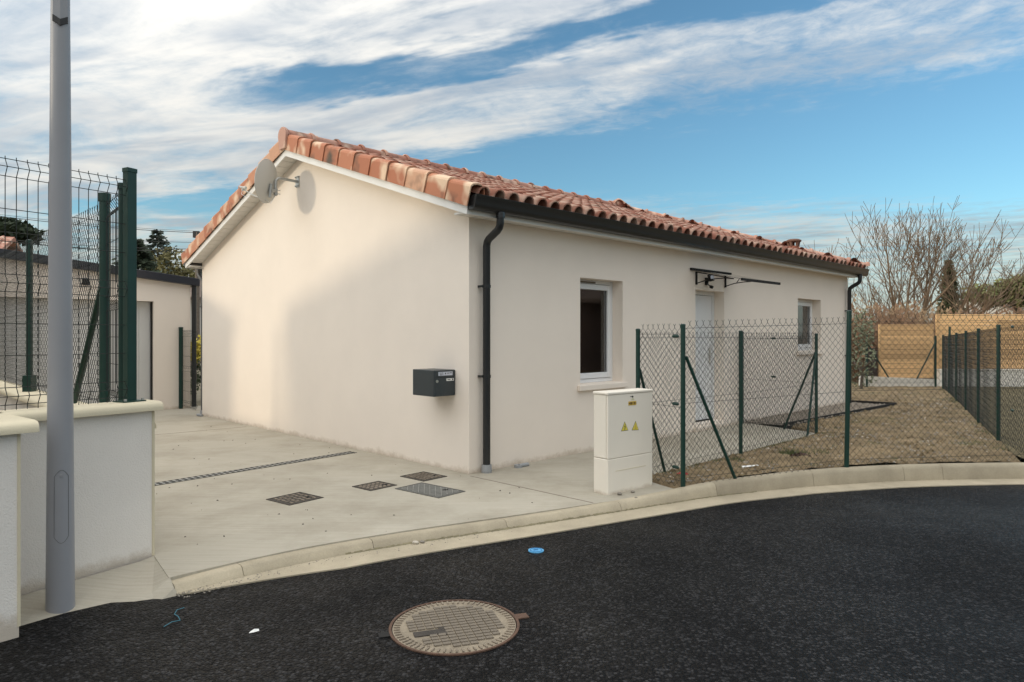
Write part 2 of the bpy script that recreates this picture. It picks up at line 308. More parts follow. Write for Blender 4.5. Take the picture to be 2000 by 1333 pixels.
# ------------------------------------------------------------------ mesh helpers
class MB:
    def __init__(s): s.v = []; s.f = []; s.tone = None
    def add(s, vs, fs):
        b = len(s.v); s.v += [tuple(x) for x in vs]; s.f += [tuple(i+b for i in f) for f in fs]; return s
    def box(s, x0, x1, y0, y1, z0, z1):
        return s.add([(x0,y0,z0),(x1,y0,z0),(x1,y1,z0),(x0,y1,z0),(x0,y0,z1),(x1,y0,z1),(x1,y1,z1),(x0,y1,z1)],
                     [(0,3,2,1),(4,5,6,7),(0,1,5,4),(1,2,6,5),(2,3,7,6),(3,0,4,7)])
    def quad(s, a, b, c, d): return s.add([a,b,c,d], [(0,1,2,3)])
    def prism(s, poly, z0, z1):
        n = len(poly); zf = (lambda z, p: z(p) if callable(z) else z)
        v = [(p[0], p[1], zf(z0, p)) for p in poly] + [(p[0], p[1], zf(z1, p)) for p in poly]
        return s.add(v, [tuple(range(n-1, -1, -1)), tuple(range(n, 2*n))] + [(i, (i+1) % n, n+(i+1) % n, n+i) for i in range(n)])
    def tube(s, pts, rad, sides=8, cap=True):
        pts = [Vector(p) for p in pts]; n = len(pts)
        rs = rad if isinstance(rad, (list, tuple)) else [rad]*n
        base = len(s.v); prev = None
        for i, p in enumerate(pts):
            d = (pts[min(i+1, n-1)] - pts[max(i-1, 0)])
            if d.length < 1e-9: d = Vector((0, 0, 1))
            d.normalize()
            if prev is None:
                a = Vector((0, 0, 1)) if abs(d.z) < .9 else Vector((1, 0, 0))
                u_ = d.cross(a).normalized()
            else:
                u_ = (prev - d*prev.dot(d))
                u_ = u_.normalized() if u_.length > 1e-6 else d.orthogonal().normalized()
            prev = u_; w_ = d.cross(u_)
            for k in range(sides):
                a = 2*math.pi*k/sides
                q = p + (u_*math.cos(a) + w_*math.sin(a))*rs[i]; s.v.append((q.x, q.y, q.z))
        for i in range(n-1):
            for k in range(sides):
                a = base+i*sides+k; b = base+i*sides+(k+1) % sides
                s.f.append((a, b, b+sides, a+sides))
        if cap:
            s.f.append(tuple(base+k for k in range(sides-1, -1, -1))); s.f.append(tuple(base+(n-1)*sides+k for k in range(sides)))
        return s
    def sweep(s, prof, pts, side):
        # profile (a,b): a along 'side', b along z, swept on pts
        n = len(prof); base = len(s.v)
        for p in pts:
            for a, b in prof: s.v.append((p[0]+side[0]*a, p[1]+side[1]*a, p[2]+b))
        for i in range(len(pts)-1):
            for k in range(n):
                a = base+i*n+k; b = base+i*n+(k+1) % n; s.f.append((a, b, b+n, a+n))
        s.f.append(tuple(base+k for k in range(n-1, -1, -1))); s.f.append(tuple(base+(len(pts)-1)*n+k for k in range(n)))
        return s
    def cyl(s, c, r, z0, z1, sides=24, r1=None):
        r1 = r if r1 is None else r1
        return s.tube([(c[0], c[1], z0), (c[0], c[1], z1)], [r, r1], sides)
    def xf(s, mtx, start=0):
        for i in range(start, len(s.v)): s.v[i] = tuple(mtx @ Vector(s.v[i]))
        return s
    def mesh(s, name, material, smooth=False, bevel=0):
        me = bpy.data.meshes.new(name); me.from_pydata(s.v, [], s.f); me.validate()
        me.materials.append(material)
        if smooth: me.polygons.foreach_set('use_smooth', [True]*len(me.polygons))
        me.update(); return me
    def build(s, name, material, parent=None, smooth=False, bevel=0, autosmooth=None):
        me = s.mesh(name, material, smooth)
        import bmesh
        bm = bmesh.new(); bm.from_mesh(me); bmesh.ops.recalc_face_normals(bm, faces=bm.faces)
        bm.to_mesh(me); bm.free()
        if autosmooth is not None:
            me.polygons.foreach_set('use_smooth', [True]*len(me.polygons))
            try: me.set_sharp_from_angle(angle=R(autosmooth))
            except Exception: pass
        o = bpy.data.objects.new(name, me); COL.objects.link(o)
        if parent: o.parent = parent
        if bevel:
            md = o.modifiers.new('bevel', 'BEVEL'); md.width = bevel; md.segments = 2; md.limit_method = 'ANGLE'
        return o
def tag(o, label=None, cat=None, group=None, kind=None):
    if label: o['label'] = label
    if cat: o['category'] = cat
    if group: o['group'] = group
    if kind: o['kind'] = kind
    return o
def empty(name, loc=(0, 0, 0), rz=0, label=None, cat=None, group=None):
    o = bpy.data.objects.new(name, None); COL.objects.link(o); o.location = loc; o.rotation_euler = (0, 0, rz); o.empty_display_size = .1
    return tag(o, label, cat, group)
def inst(me, name, parent=None, mtx=None):
    o = bpy.data.objects.new(name, me); COL.objects.link(o)
    if parent: o.parent = parent
    if mtx is not None: o.matrix_local = mtx
    return o
def struct(o, label=None): o['kind'] = 'structure'; return o
HA = R(44.5)                      # heading of the house
HU = Vector((math.cos(HA), math.sin(HA))); HV = Vector((-math.sin(HA), math.cos(HA)))
HO = Vector((-.449, 7.17))
def H2W(x, y): p = HO + HU*x + HV*y; return (p.x, p.y)

# ================================================================== setting
# kerb line (back edge of the kerb, left to right) with height of its top
KB = [(-2.051,4.101,-.02),(-1.759,4.390,-.01),(-1.375,4.715,-.01),(-.847,5.055,-.01),(-.24,5.385,-.01),(.209,5.63,-.01),(.891,6.01,.0),(1.351,6.27,.02),(1.883,6.56,.05),(2.527,6.82,.07),(2.994,6.985,.08),(4.061,7.24,.085),(5.48,7.36,.085),(7.0,7.3,.085),(9.0,6.9,.085),(12.0,5.6,.085),(15,3.4,.085)]
def catmull(P, per):
    out = []
    for i in range(len(P)-1):
        p0 = Vector(P[max(i-1,0)]); p1 = Vector(P[i]); p2 = Vector(P[i+1]); p3 = Vector(P[min(i+2,len(P)-1)])
        for k in range(per):
            t = k/per
            out.append(.5*((2*p1)+(p2-p0)*t+(2*p0-5*p1+4*p2-p3)*t*t+(3*p1-p0-3*p2+p3)*t**3))
    out.append(Vector(P[-1])); return out
KC = catmull(KB, 6)
def normals(C):
    o = []
    for i in range(len(C)):
        d = C[min(i+1,len(C)-1)] - C[max(i-1,0)]; d = Vector((d.x, d.y)).normalized(); o.append(Vector((d.y, -d.x)))
    return o
KN = normals(KC)
ROAD_Z = -.075
def gz(x, y):                     # garden level
    z = .095 - .0125*(y-7.0)
    d = (Vector((x, y)) - Vector((1.28, 6.95))).dot(Vector((.70, -.71)))   # away from the walkway edge
    return min(z, .012 + .06*max(d, 0)) if y < 11 else z
ASPH = [KC[i] + Vector((KN[i].x, KN[i].y, 0))*(.10+.23*min(1, i/13)) for i in range(len(KC))]
left_edge = [Vector((-6, -3, 0)), Vector((-3.6, 1.6, 0)), Vector((-2.95, 2.95, 0)), Vector((-2.72, 3.44, 0)), Vector((-2.60, 3.62, 0)), Vector((-2.5, 3.77, 0)), Vector((-2.32, 3.925, 0)), Vector((-2.12, 4.0, 0))]
edge = [(p.x, p.y) for p in left_edge + ASPH[1:]]
# uneven laid edge of the asphalt
e2 = []
for i in range(len(edge)-1):
    a = Vector(edge[i]); b = Vector(edge[i+1]); nseg = max(1, int((b-a).length/.04)) if abs(a.x) < 6 else 1
    for k in range(nseg):
        q = a.lerp(b, k/nseg); e2.append((q.x+random.uniform(-.006,.006), q.y+random.uniform(-.006,.006)))
edge = e2 + [(15.2, 3.1)]
road = MB(); road.prism(list(reversed(edge)) + [(-6, -14), (24, -14), (24, 3.1)], -.3, ROAD_Z)
struct(road.build('road', M['asphalt']))
gr = MB(); gr.quad((-600, -300, -.32), (600, -300, -.32), (600, 900, -.32), (-600, 900, -.32))
struct(gr.build('ground', M['ground']))

# kerb stones and the gutter strip
kerb = MB(); 
prof_n = 8
def kerb_piece(i0, i1, t0, t1):
    m_ = MB(); rows = []
    pts = []
    def at(t):
        i = min(int(t), len(KC)-2); f = t-i
        return KC[i].lerp(KC[i+1], f), KN[i].lerp(KN[i+1], f)
    steps = max(2, int((t1-t0)*1.2)); base = 0
    for s_ in range(steps+1):
        p, n_ = at(t0+(t1-t0)*s_/steps); zt = p.z
        hgt = zt - (-.062)
        cr = min(.035, hgt*.7)
        prof = [(0, -.28), (0, zt), (.075-cr*.4, zt+.003), (.075+cr*.3, zt-cr*.25), (.10, zt-cr), (.118, -.062), (.118, -.28)]
        rows.append([(p.x+n_.x*a, p.y+n_.y*a, z) for a, z in prof])
    n_ = 7
    for r_ in rows: m_.v += r_
    for s_ in range(steps):
        for k in range(n_):
            a = s_*n_+k; b = s_*n_+(k+1) % n_; m_.f.append((a, b, b+n_, a+n_))
    m_.f.append(tuple(range(n_))); m_.f.append(tuple(steps*n_+k for k in range(n_-1, -1, -1)))
    return m_
kerb_root = empty('kerb', (0, 0, 0)); kerb_root['kind'] = 'structure'
# joints where the photo shows them, as arc positions along the curve
arc = [0]
for i in range(1, len(KC)): arc.append(arc[-1] + (KC[i]-KC[i-1]).length)
def t_at(sv):
    for i in range(len(arc)-1):
        if arc[i+1] >= sv: return i + (sv-arc[i])/(arc[i+1]-arc[i])
    return len(arc)-1.001
def s_of_px(px):
    best = min(range(len(KC)), key=lambda i: abs(KC[i].x/max(KC[i].y,.1) - (px-1000)/1340)); return arc[best]
joints = [0.0] + [s_of_px(p) for p in (465, 730, 985, 1191, 1386, 1573, 1767, 1828)]
while joints[-1] < arc[-1]-1.2: joints.append(joints[-1]+1.0)
joints.append(arc[-1]-.01)
for a, b in zip(joints[:-1], joints[1:]):
    kerb_piece(0, 0, t_at(a+.002), t_at(b-.002)).build('kerb_stone', M['kerb'], kerb_root, autosmooth=50)
gs = MB(); rows = []
for i in range(0, len(KC)):
    p = KC[i]; n_ = KN[i]
    ow = .122+.238*min(1, i/13)
    for a, z in ((.115, -.064), (ow, -.0665), (ow, -.29), (.115, -.29)): gs.v.append((p.x+n_.x*a, p.y+n_.y*a, z))
for i in range(len(KC)-1):
    for k in range(4):
        a = i*4+k; b = i*4+(k+1) % 4; gs.f.append((a, b, b+4, a+4))
struct(gs.build('gutter_strip', M['kerb']))

al_ = MB(); ra = random.Random(14)
for i in range(14, 52):
    for f in range(5):
        p = KC[i].lerp(KC[i+1], f/5); q2 = KC[i].lerp(KC[i+1], (f+1)/5); n_ = KN[i]; wdt = (.003+.012*ra.random())*min(1, (i-13)/8); hh_ = .003+.007*ra.random()
        al_.add([(p.x+n_.x*.112, p.y+n_.y*.112, -.062+hh_), (q2.x+n_.x*.112, q2.y+n_.y*.112, -.062+hh_), (q2.x+n_.x*(.12+wdt), q2.y+n_.y*(.12+wdt), -.0625), (p.x+n_.x*(.12+wdt), p.y+n_.y*(.12+wdt), -.0625)], [(0,1,2,3)])
tag(al_.build('kerb_moss', mat('moss_silt', (.20, .175, .105), .95, .4, 9)), 'olive brown moss and silt in the angle between kerb and gutter', 'moss', kind='stuff')
# concrete drive and walkway
def inv(i): return (KC[i].x, KC[i].y)
kb_left = [inv(i) for i in range(0, 6*7+4) if KC[i].x < 1.56]
W1A = Vector((-2.36, 4.52)); W1D = Vector((-.57, -.82)).normalized()
drive_poly = [(-2.05, 4.10)] + kb_left[1:] + [(1.57, 6.38), (1.30, 6.93), (2.76, 8.25), (4.50, 10.12), (4.42, 10.35), (3.86, 11.36), (3.0, 10.7), (-.3, 7.6), (-5.7, 12.9), (-6.3, 14.0), (-11.0, 9.3), (-9.4, 11.8), (-2.40, 4.72), (-2.36, 4.52)]
drive_poly = [(-2.05, 4.10)] + kb_left[1:] + [(1.57, 6.38), (1.30, 6.93), (2.76, 8.25), (4.50, 10.12), (4.42, 10.35), (3.86, 11.36), (3.6, 11.5), (0.0, 7.9), (-5.35, 12.95), (-6.3, 13.95), (-10.6, 9.65), (-9.2, 11.0), (-2.50, 4.62), (-2.36, 4.52)]
drive_poly = [(-2.05, 4.10)] + kb_left[1:] + [(1.57, 6.38), (1.30, 6.93), (2.76, 8.25), (4.50, 10.12), (4.42, 10.35), (3.86, 11.36), (3.6, 11.5), (0.0, 7.9), (-5.35, 12.95), (-6.3, 14.2), (-9.9, 10.6), (-2.36, 4.52)]
dv = MB(); dv.prism(drive_poly, -.29, 0.0); struct(dv.build('driveway', M['concrete']))
pin = [(-2.045,4.105,-.0008),(-2.352,4.521,-.0008),(-2.40,4.42,-.008),(-2.60,4.15,-.02),(-2.85,3.80,-.03),(-3.0,3.55,-.035),(-3.4,3.0,-.04),(-3.9,2.0,-.04)]
pout = [(-1.985,4.03,-.035),(-2.10,4.005,-.055),(-2.30,3.935,-.068),(-2.47,3.785,-.068),(-2.585,3.63,-.068),(-2.70,3.45,-.068),(-2.93,2.97,-.068),(-3.58,1.6,-.068)]
pbelow = [(-1.93,4.02,-.10),(-2.04,3.92,-.10),(-2.24,3.83,-.10),(-2.39,3.70,-.10),(-2.50,3.55,-.10),(-2.62,3.38,-.10),(-2.85,2.9,-.10),(-3.5,1.55,-.10)]
ap = MB(); ap.v = pin + pout + pbelow; npv = len(pin)
for i in range(npv-1):
    ap.f += [(i, i+1, npv+i+1, npv+i), (npv+i, npv+i+1, 2*npv+i+1, 2*npv+i)]
struct(ap.build('pavement', M['concrete']))
def strip(name, a, b, wd, z, material, parent=None):
    a = Vector(a); b = Vector(b); d = (b-a).normalized(); n_ = Vector((-d.y, d.x))*wd/2
    m_ = MB(); m_.prism([tuple(a-n_), tuple(b-n_), tuple(b+n_), tuple(a+n_)], z-.02, z)
    return m_.build(name, material, parent)
drv = bpy.data.objects['driveway']
strip('expansion_joint', (-.43, 7.06), (.70, 5.93), .012, .002, M['joint'], drv)
strip('expansion_joint', (-5.9, 9.35), (-4.2, 10.85), .010, .002, M['joint'], drv)

yd = MB(); yd.prism([(-2.62, 4.60), (-9.95, 10.55), (-22, 6), (-22, -6), (-7, -4), (-3.75, 2.2), (-2.95, 3.9)], -.30, -.03); struct(yd.build('yard', M['lawn']))
# garden soil, lawn next door
FENCE_R = lambda y: 6.31 + .56*(y-8.9)
soil = MB(); nx, ny = 130, 190
def in_garden_x0(y):              # left limit of soil at y
    if y < 6.95: return 1.30 + (6.95-y)*.47
    if y < 10.12: return 1.30 + (y-6.95)*(4.50-1.30)/(10.12-6.95)
    if y < 10.95: return 4.50 - (y-10.12)*.09
    if y < 14.2: return 4.43 + (y-10.95)*1.086
    if y < 14.75: return 7.96 - (y-14.2)*1.36
    return 7.2 - (y-14.75)*.98
front = lambda x: min((KC[i].y + (x-KC[i].x)*(KC[i+1].y-KC[i].y)/(KC[i+1].x-KC[i].x) for i in range(len(KC)-1) if KC[i].x <= x <= KC[i+1].x), default=3)
grid = []
import mathutils
def gnoise(x, y, s): return mathutils.noise.noise(Vector((x*s, y*s, 3.3)))
for j in range(ny+1):
    f = j/ny
    row = []
    for i in range(nx+1):
        g_ = i/nx
        y = 6.36 + (23-6.36)*f**1.5
        x0 = in_garden_x0(y); x1 = FENCE_R(y) + .02
        x = x0 + (x1-x0)*g_
        yf = front(x)
        if y < yf: y = yf + .0005*j
        z = gz(x, y) + .030*gnoise(x, y, 1.7)*min(1, 3*g_) + .022*gnoise(x, y, 6)*min(1, 6*g_) + .014*gnoise(x, y, 15)*min(1, 6*g_)
        z = -.05 if i == 0 else min(z, .003 + .16*(x-x0))
        row.append((x, y, z))
    grid.append(row)
for row in grid: soil.v += row
for j in range(ny):
    for i in range(nx):
        a = j*(nx+1)+i; soil.f.append((a, a+1, a+nx+2, a+nx+1))
struct(soil.build('garden', M['soil'], smooth=True))
lawn = MB(); poly = [(5.58, 7.37), (7, 7.31), (9, 6.92), (12, 5.62), (24, 5.6), (24, 20.35), (FENCE_R(20.35)+.02, 20.35)]
ys = [7.37 + (20.35-7.37)*k/24 for k in range(25)]
for y in ys:
    for k in range(13):
        x = FENCE_R(y)+.02 + (24-FENCE_R(y))*k/12 if y > 7.4 else 5.58 + 18*k/12
        yy = max(y, front(min(x, 14.9))+.01); lawn.v.append((x, yy, .095-.0125*(yy-7.0)-.004+.012*gnoise(x, y, 1.4)))
for j in range(24):
    for k in range(12): a = j*13+k; lawn.f.append((a, a+1, a+14, a+13))
struct(lawn.build('lawn', M['lawn'], smooth=True))

# gravel strip beside the house and its edging
def stones(n, where, smin, smax, material, name, parent=None, label=None, seed=1):
    rnd = random.Random(seed); m_ = MB()
    for _ in range(n):
        x, y, z = where(rnd); s_ = rnd.uniform(smin, smax)
        a = rnd.uniform(0, 6.28); ca, sa = math.cos(a)*s_, math.sin(a)*s_
        e = [rnd.uniform(.6, 1.3) for _ in range(6)]; h = rnd.uniform(.45, .8)*s_
        m_.add([(x+ca*e[0], y+sa*e[0], z), (x-sa*e[1]*.7, y+ca*e[1]*.7, z), (x-ca*e[2], y-sa*e[2], z), (x+sa*e[3]*.7, y-ca*e[3]*.7, z), (x+.2*ca, y+.2*sa, z+h*e[4]), (x-.3*ca, y-.3*sa, z+h*e[5])],
               [(0,1,4),(1,5,4),(1,2,5),(2,3,5),(3,4,5),(3,0,4)])
    o = m_.build(name, material, parent); o['kind'] = 'stuff'
    if label: o['label'] = label
    return o
gA, gB, gC, gD = Vector((3.86, 11.36)), Vector((4.42, 10.95)), Vector((7.95, 14.2)), Vector((7.2, 14.75))
def in_gravel(r):
    t = r.random(); s_ = r.random(); a = gA.lerp(gD, t); b = gB.lerp(gC, t); p = a.lerp(b, s_); return (p.x, p.y, .012 - .02*t + r.uniform(-.005, .015))
gm = MB(); gm.add([(3.80,11.3,.006),(4.42,10.95,.006),(7.95,14.2,-.012),(7.1,14.85,-.012)], [(0,1,2,3)])
gpl = struct(gm.build('gravel_bed', M['gravel']))
stones(3000, in_gravel, .018, .040, M['gravel'], 'gravel', None, 'brown grey gravel laid along the foot of the house wall', 3)
bpy.data.objects['gravel']['category'] = 'gravel'
ed = MB()
for a, b in ((gB+Vector((-.10,-.06)), gC), (gC, gD)):
    d = (b-a).normalized(); n_ = Vector((-d.y, d.x))*.012
    ed.prism([tuple(a-n_), tuple(b-n_), tuple(b+n_), tuple(a+n_)], -.12, .055)
tag(ed.build('garden_edging', M['black']), 'thin black edging strip along the gravel bed beside the house', 'edging')
def in_soil(r):
    while True:
        y = 6.6 + 14*r.random()**1.6; x0 = in_garden_x0(y)+.05; x1 = FENCE_R(y)-.05
        x = r.uniform(x0, x1)
        if y > front(x)+.03: return (x, y, gz(x, y)-.002)
def in_soil_far(r):
    return in_soil(r)
stones(3800, in_soil, .005, .022, M['stone'], 'soil_pebbles', None, 'small pebbles and clods scattered over the garden soil', 5)['category'] = 'pebbles'
stones(900, in_soil, .018, .05, M['soil'], 'soil_clods', None, 'brown earth clods scattered over the garden soil', 26)['category'] = 'clods'
stones(420, in_soil, .006, .022, M['palestone'], 'pale_chips', None, 'pale stone chips scattered over the garden soil', 6)['category'] = 'pebbles'
def in_gutter(r):
    i = int(r.random()**1.3*26); f = r.random(); p = KC[i].lerp(KC[i+1], f); n_ = KN[i]; a = .125 + .10*r.random()**2
    return (p.x+n_.x*a, p.y+n_.y*a, -.066)
stones(420, in_gutter, .002, .009, M['stone'], 'kerb_grit', None, 'grit and small stones lying in the gutter beside the kerb', 8)['category'] = 'grit'
def on_drive(r):
    while True:
        x, y = r.uniform(-5, .6), r.uniform(4.6, 11)
        a_ = Vector((x, y))-HO; u_, v_ = a_.dot(HU), a_.dot(HV)
        if u_ < -.08 and y > front(max(x, -2.0))+.05 and (Vector((x, y))-Vector((-2.3, 4.7))).dot(HU) > .1: return (x, y, .001)
stones(70, on_drive, .004, .012, M['iron'], 'drive_grit', None, 'dark grit and leaf bits scattered over the concrete drive', 12)['category'] = 'grit'
gtuft = MB(); rnd = random.Random(11)
def tuft(cx, cy, n, sp, h):
    for _ in range(n):
        a = rnd.uniform(0, 6.28); d = sp*rnd.random()**.7; x = cx+math.cos(a)*d; y = cy+math.sin(a)*d; z = gz(x, y)-.01
        hh = h*rnd.uniform(.5, 1); l = rnd.uniform(-.5, .5)*hh; k = rnd.uniform(-.5, .5)*hh; b = rnd.uniform(0, 3.14); wx = math.cos(b)*.003; wy = math.sin(b)*.003
        gtuft.add([(x-wx, y-wy, z), (x+wx, y+wy, z), (x+l, y+k, z+hh)], [(0,1,2)])
tuft(3.30, 8.05, 260, .16, .10); tuft(3.62, 8.1, 120, .14, .07); tuft(2.55, 7.8, 120, .12, .06)
for _ in range(150):
    p = in_soil(rnd); tuft(p[0], p[1], 26, .12, .035)
for k in range(60):               # along the walkway edge and the fence foot
    t = rnd.random(); tuft(1.5+t*3.0+.06, 7.1+t*3.0-.04, 16, .07, .035)
    y = 8+11*t; tuft(FENCE_R(y)-.06, y, 20, .12, .05)
tag(gtuft.build('grass_tufts', M['grass']), 'thin green grass tufts sprouting from the bare garden soil', 'grass', kind='stuff')

# ================================================================== the house
L, W, OV = 10.67, 7.36, .20
SL = .336                                         # roof slope
EAVE = 2.70
house = empty('house', (HO.x, HO.y, 0), HA, 'single storey cream rendered house with terracotta tiled roof and black gutter', 'house')
wl = MB()
openings = [(1.805, 2.675, .84, 2.16), (4.50, 5.37, .10, 2.14), (8.16, 9.24, 1.15, 2.145)]
xs = sorted({0, L} | {o[0] for o in openings} | {o[1] for o in openings}); zs = sorted({-.25, EAVE} | {o[2] for o in openings} | {o[3] for o in openings})
for i in range(len(xs)-1):
    for k in range(len(zs)-1):
        cx = (xs[i]+xs[i+1])/2; cz = (zs[k]+zs[k+1])/2
        if any(o[0] < cx < o[1] and o[2] < cz < o[3] for o in openings): continue
        wl.quad((xs[i],0,zs[k]), (xs[i+1],0,zs[k]), (xs[i+1],0,zs[k+1]), (xs[i],0,zs[k+1]))
RV = .23
for x0, x1, z0, z1 in openings:
    wl.quad((x0,0,z0),(x0,RV,z0),(x0,RV,z1),(x0,0,z1)); wl.quad((x1,0,z0),(x1,0,z1),(x1,RV,z1),(x1,RV,z0))
    wl.quad((x0,0,z1),(x0,RV,z1),(x1,RV,z1),(x1,0,z1)); wl.quad((x0,0,z0),(x1,0,z0),(x1,RV,z0),(x0,RV,z0))
APEX = EAVE + SL*W/2
GZ0 = 2.665+SL*OV+.022; wl.add([(0,0,-.25),(0,W,-.25),(0,W,GZ0),(0,W/2,GZ0+SL*W/2),(0,0,GZ0)], [(0,4,3,2,1)])
wl.quad((0,W,-.25),(L,W,-.25),(L,W,EAVE),(0,W,EAVE)); wl.quad((L,0,-.25),(L,W,-.25),(L,W,EAVE),(L,0,EAVE))
me = wl.mesh('wall', M['stucco']); wall_o = bpy.data.objects.new('wall', me); COL.objects.link(wall_o); wall_o.parent = house
# corner beads catch the light
cbd = MB()
cbd.box(-.006, .010, -.006, .010, -.2, EAVE-.02)
cbd.build('corner_bead', M['stucco'], house)
# dark box behind the windows, its colour standing for unlit rooms
rm = MB(); rm.box(.3, L-.3, .5, W-.3, -.1, 2.6); rm.f = [f for f in rm.f]
inner = rm.build('dark_room_box', M['inside'], house)

# windows
def window(x0, x1, z0, z1, sill_ext, fr=.07):
    yb = RV-.03
    wn_ = MB()
    o = MB(); f0 = .05
    for a in ((x0, x0+f0, z0, z1), (x1-f0, x1, z0, z1), (x0+f0, x1-f0, z1-f0, z1), (x0+f0, x1-f0, z0, z0+f0)):
        o.box(a[0]+.001, a[1]-.001, yb-.035, yb+.05, a[2]+.001, a[3]-.001)
    win = o.build('window', M['pvc'], house, bevel=.004)
    s_ = MB(); a0, a1, b0, b1 = x0+f0+.004, x1-f0-.004, z0+f0+.004, z1-f0-.004; q = fr
    for a in ((a0, a0+q, b0, b1), (a1-q, a1, b0, b1), (a0+q, a1-q, b1-q, b1), (a0+q, a1-q, b0, b0+q)):
        s_.box(a[0], a[1], yb-.05, yb+.02, a[2], a[3])
    s_.build('sash', M['pvc'], win, bevel=.006)
    g_ = MB(); g_.box(a0+q-.004, a1-q+.004, yb-.022, yb-.014, b0+q-.004, b1-q+.004); g_.build('pane', M['glass'], win)
    for a in ((a0+q-.004, a0+q+.006, b0+q, b1-q), (a1-q-.006, a1-q+.004, b0+q, b1-q)): gk = MB(); gk.box(a[0], a[1], yb-.026, yb-.023, a[2], a[3]); gk.build('gasket', M['black'], win)
    sl_ = MB(); sl_.prism([(x0-.055, -.045), (x1+.055, -.045), (x1+.055, -.003), (x1-.003, -.003), (x1-.003, RV-.07), (x0+.003, RV-.07), (x0+.003, -.003), (x0-.055, -.003)], z0-.075, lambda p: z0-.008 + .03*(p[1]+.045))
    sl_.build('sill', M['stucco'], win, bevel=.006)
    return win, (a0, a1, b0, b1, yb)
w1, d1 = window(*openings[0], .05)
vt = MB(); vt.box(1.88, 2.30, RV-.075, RV-.064, 2.118, 2.138); vt.build('vent_grille', M['curtain'], w1)
w2, d2 = window(*openings[2], .05)
cu = MB(); a0, a1, b0, b1, yb = d2
npl = 44; pv = []
for k in range(npl+1):
    x = a0 + (a1-a0)*k/npl; y = yb+.09 + (.02 if k % 2 else -.02); pv.append((x, y))
for k in range(npl): cu.quad((pv[k][0], pv[k][1], b0), (pv[k+1][0], pv[k+1][1], b0), (pv[k+1][0], pv[k+1][1], b1), (pv[k][0], pv[k][1], b1))
cu.build('curtain', M['curtain'], w2)
# brown cupboard edge seen through the first window
cb = MB(); cb.box(1.86, 2.02, .42, .48, .9, 2.1); cb.build('inner_curtain', mat('brown_curtain', (.16, .07, .045), .9, .1), w1)
# door
x0, x1, z0, z1 = openings[1]
dr = MB()
for a in ((x0, x0+.06, z0, z1), (x1-.06, x1, z0, z1), (x0+.06, x1-.06, z1-.06, z1)): dr.box(a[0]+.001, a[1]-.001, RV-.06, RV+.02, a[2]+.001, a[3]-.001)
door = dr.build('door', M['pvc'], house, bevel=.004)
lf = MB(); lf.box(x0+.066, x1-.066, RV-.045, RV+.005, z0+.02, z1-.066)
for zz in (.35, .85, 1.35): lf.box(x0+.20, x1-.20, RV-.049, RV-.044, z0+zz, z0+zz+.012)
leaf = lf.build('leaf', M['pvc'], door)
hd = MB(); hd.box(x1-.16, x1-.12, RV-.055, RV-.045, 1.0, 1.24); hd.tube([(x1-.14, RV-.05, 1.16), (x1-.14, RV-.095, 1.16), (x1-.25, RV-.095, 1.16)], .009, 8); hd.build('handle', M['steel'], leaf)
th = MB(); th.box(x0+.062, x1-.062, RV-.075, RV-.05, .085, .115); th.build('threshold', M['black'], door)
st = MB(); st.box(x0-.04, x1+.04, -.035, -.001, .0, .06); st.build('door_sill', M['stucco'], door)

# fascia, soffit, gutter, pipes
fh = .095
fz = lambda y: 2.665 + SL*(min(y, W-y) + OV)     # underside of the verge board
fa = MB()
for ya, yb_ in ((-OV, W/2), (W/2, W+OV)):
    xa, xb = -OV-.018, -OV
    za, zb = fz(ya), fz(yb_)
    fa.add([(xa,ya,za),(xb,ya,za),(xb,yb_,zb),(xa,yb_,zb),(xa,ya,za+fh),(xb,ya,za+fh),(xb,yb_,zb+fh),(xa,yb_,zb+fh)], [(0,3,2,1),(4,5,6,7),(0,1,5,4),(1,2,6,5),(2,3,7,6),(3,0,4,7)])
fa.build('verge_board', M['white'], house)
for ya, s_ in ((-OV, -1), (W+OV, 1)):
    e_ = MB(); xj = [-OV, 3.9, 7.6, L+OV]
    for a, b in zip(xj[:-1], xj[1:]):
        y0_, y1_ = sorted((ya, ya+.018*s_)); e_.box(a+(.002 if a > 0 else -.018), b-.002, y0_, y1_, 2.665, 2.83)
    e_.build('eaves_board', M['white'], house)
    q = MB(); y0_, y1_ = sorted((ya, 0 if s_ < 0 else W)); q.box(-OV, L+OV, y0_+.001, y1_-.001, 2.682, 2.70); q.build('soffit', M['soffit'], house)
sf = MB()
for ya, yb_ in ((0, W/2), (W/2, W)):
    nb = 24
    for k in range(nb):               # soffit boards under the verge with open joints
        a = ya+(yb_-ya)*(k+.03)/nb; b = ya+(yb_-ya)*(k+.97)/nb
        za, zb = fz(a)+.018, fz(b)+.018
        sf.add([(-OV,a,za),(-.001,a,za),(-.001,b,zb),(-OV,b,zb),(-OV,a,za+.012),(-.001,a,za+.012),(-.001,b,zb+.012),(-OV,b,zb+.012)], [(0,3,2,1),(4,5,6,7),(0,1,5,4),(1,2,6,5),(2,3,7,6),(3,0,4,7)])
sf.build('verge_soffit', M['soffit'], house)
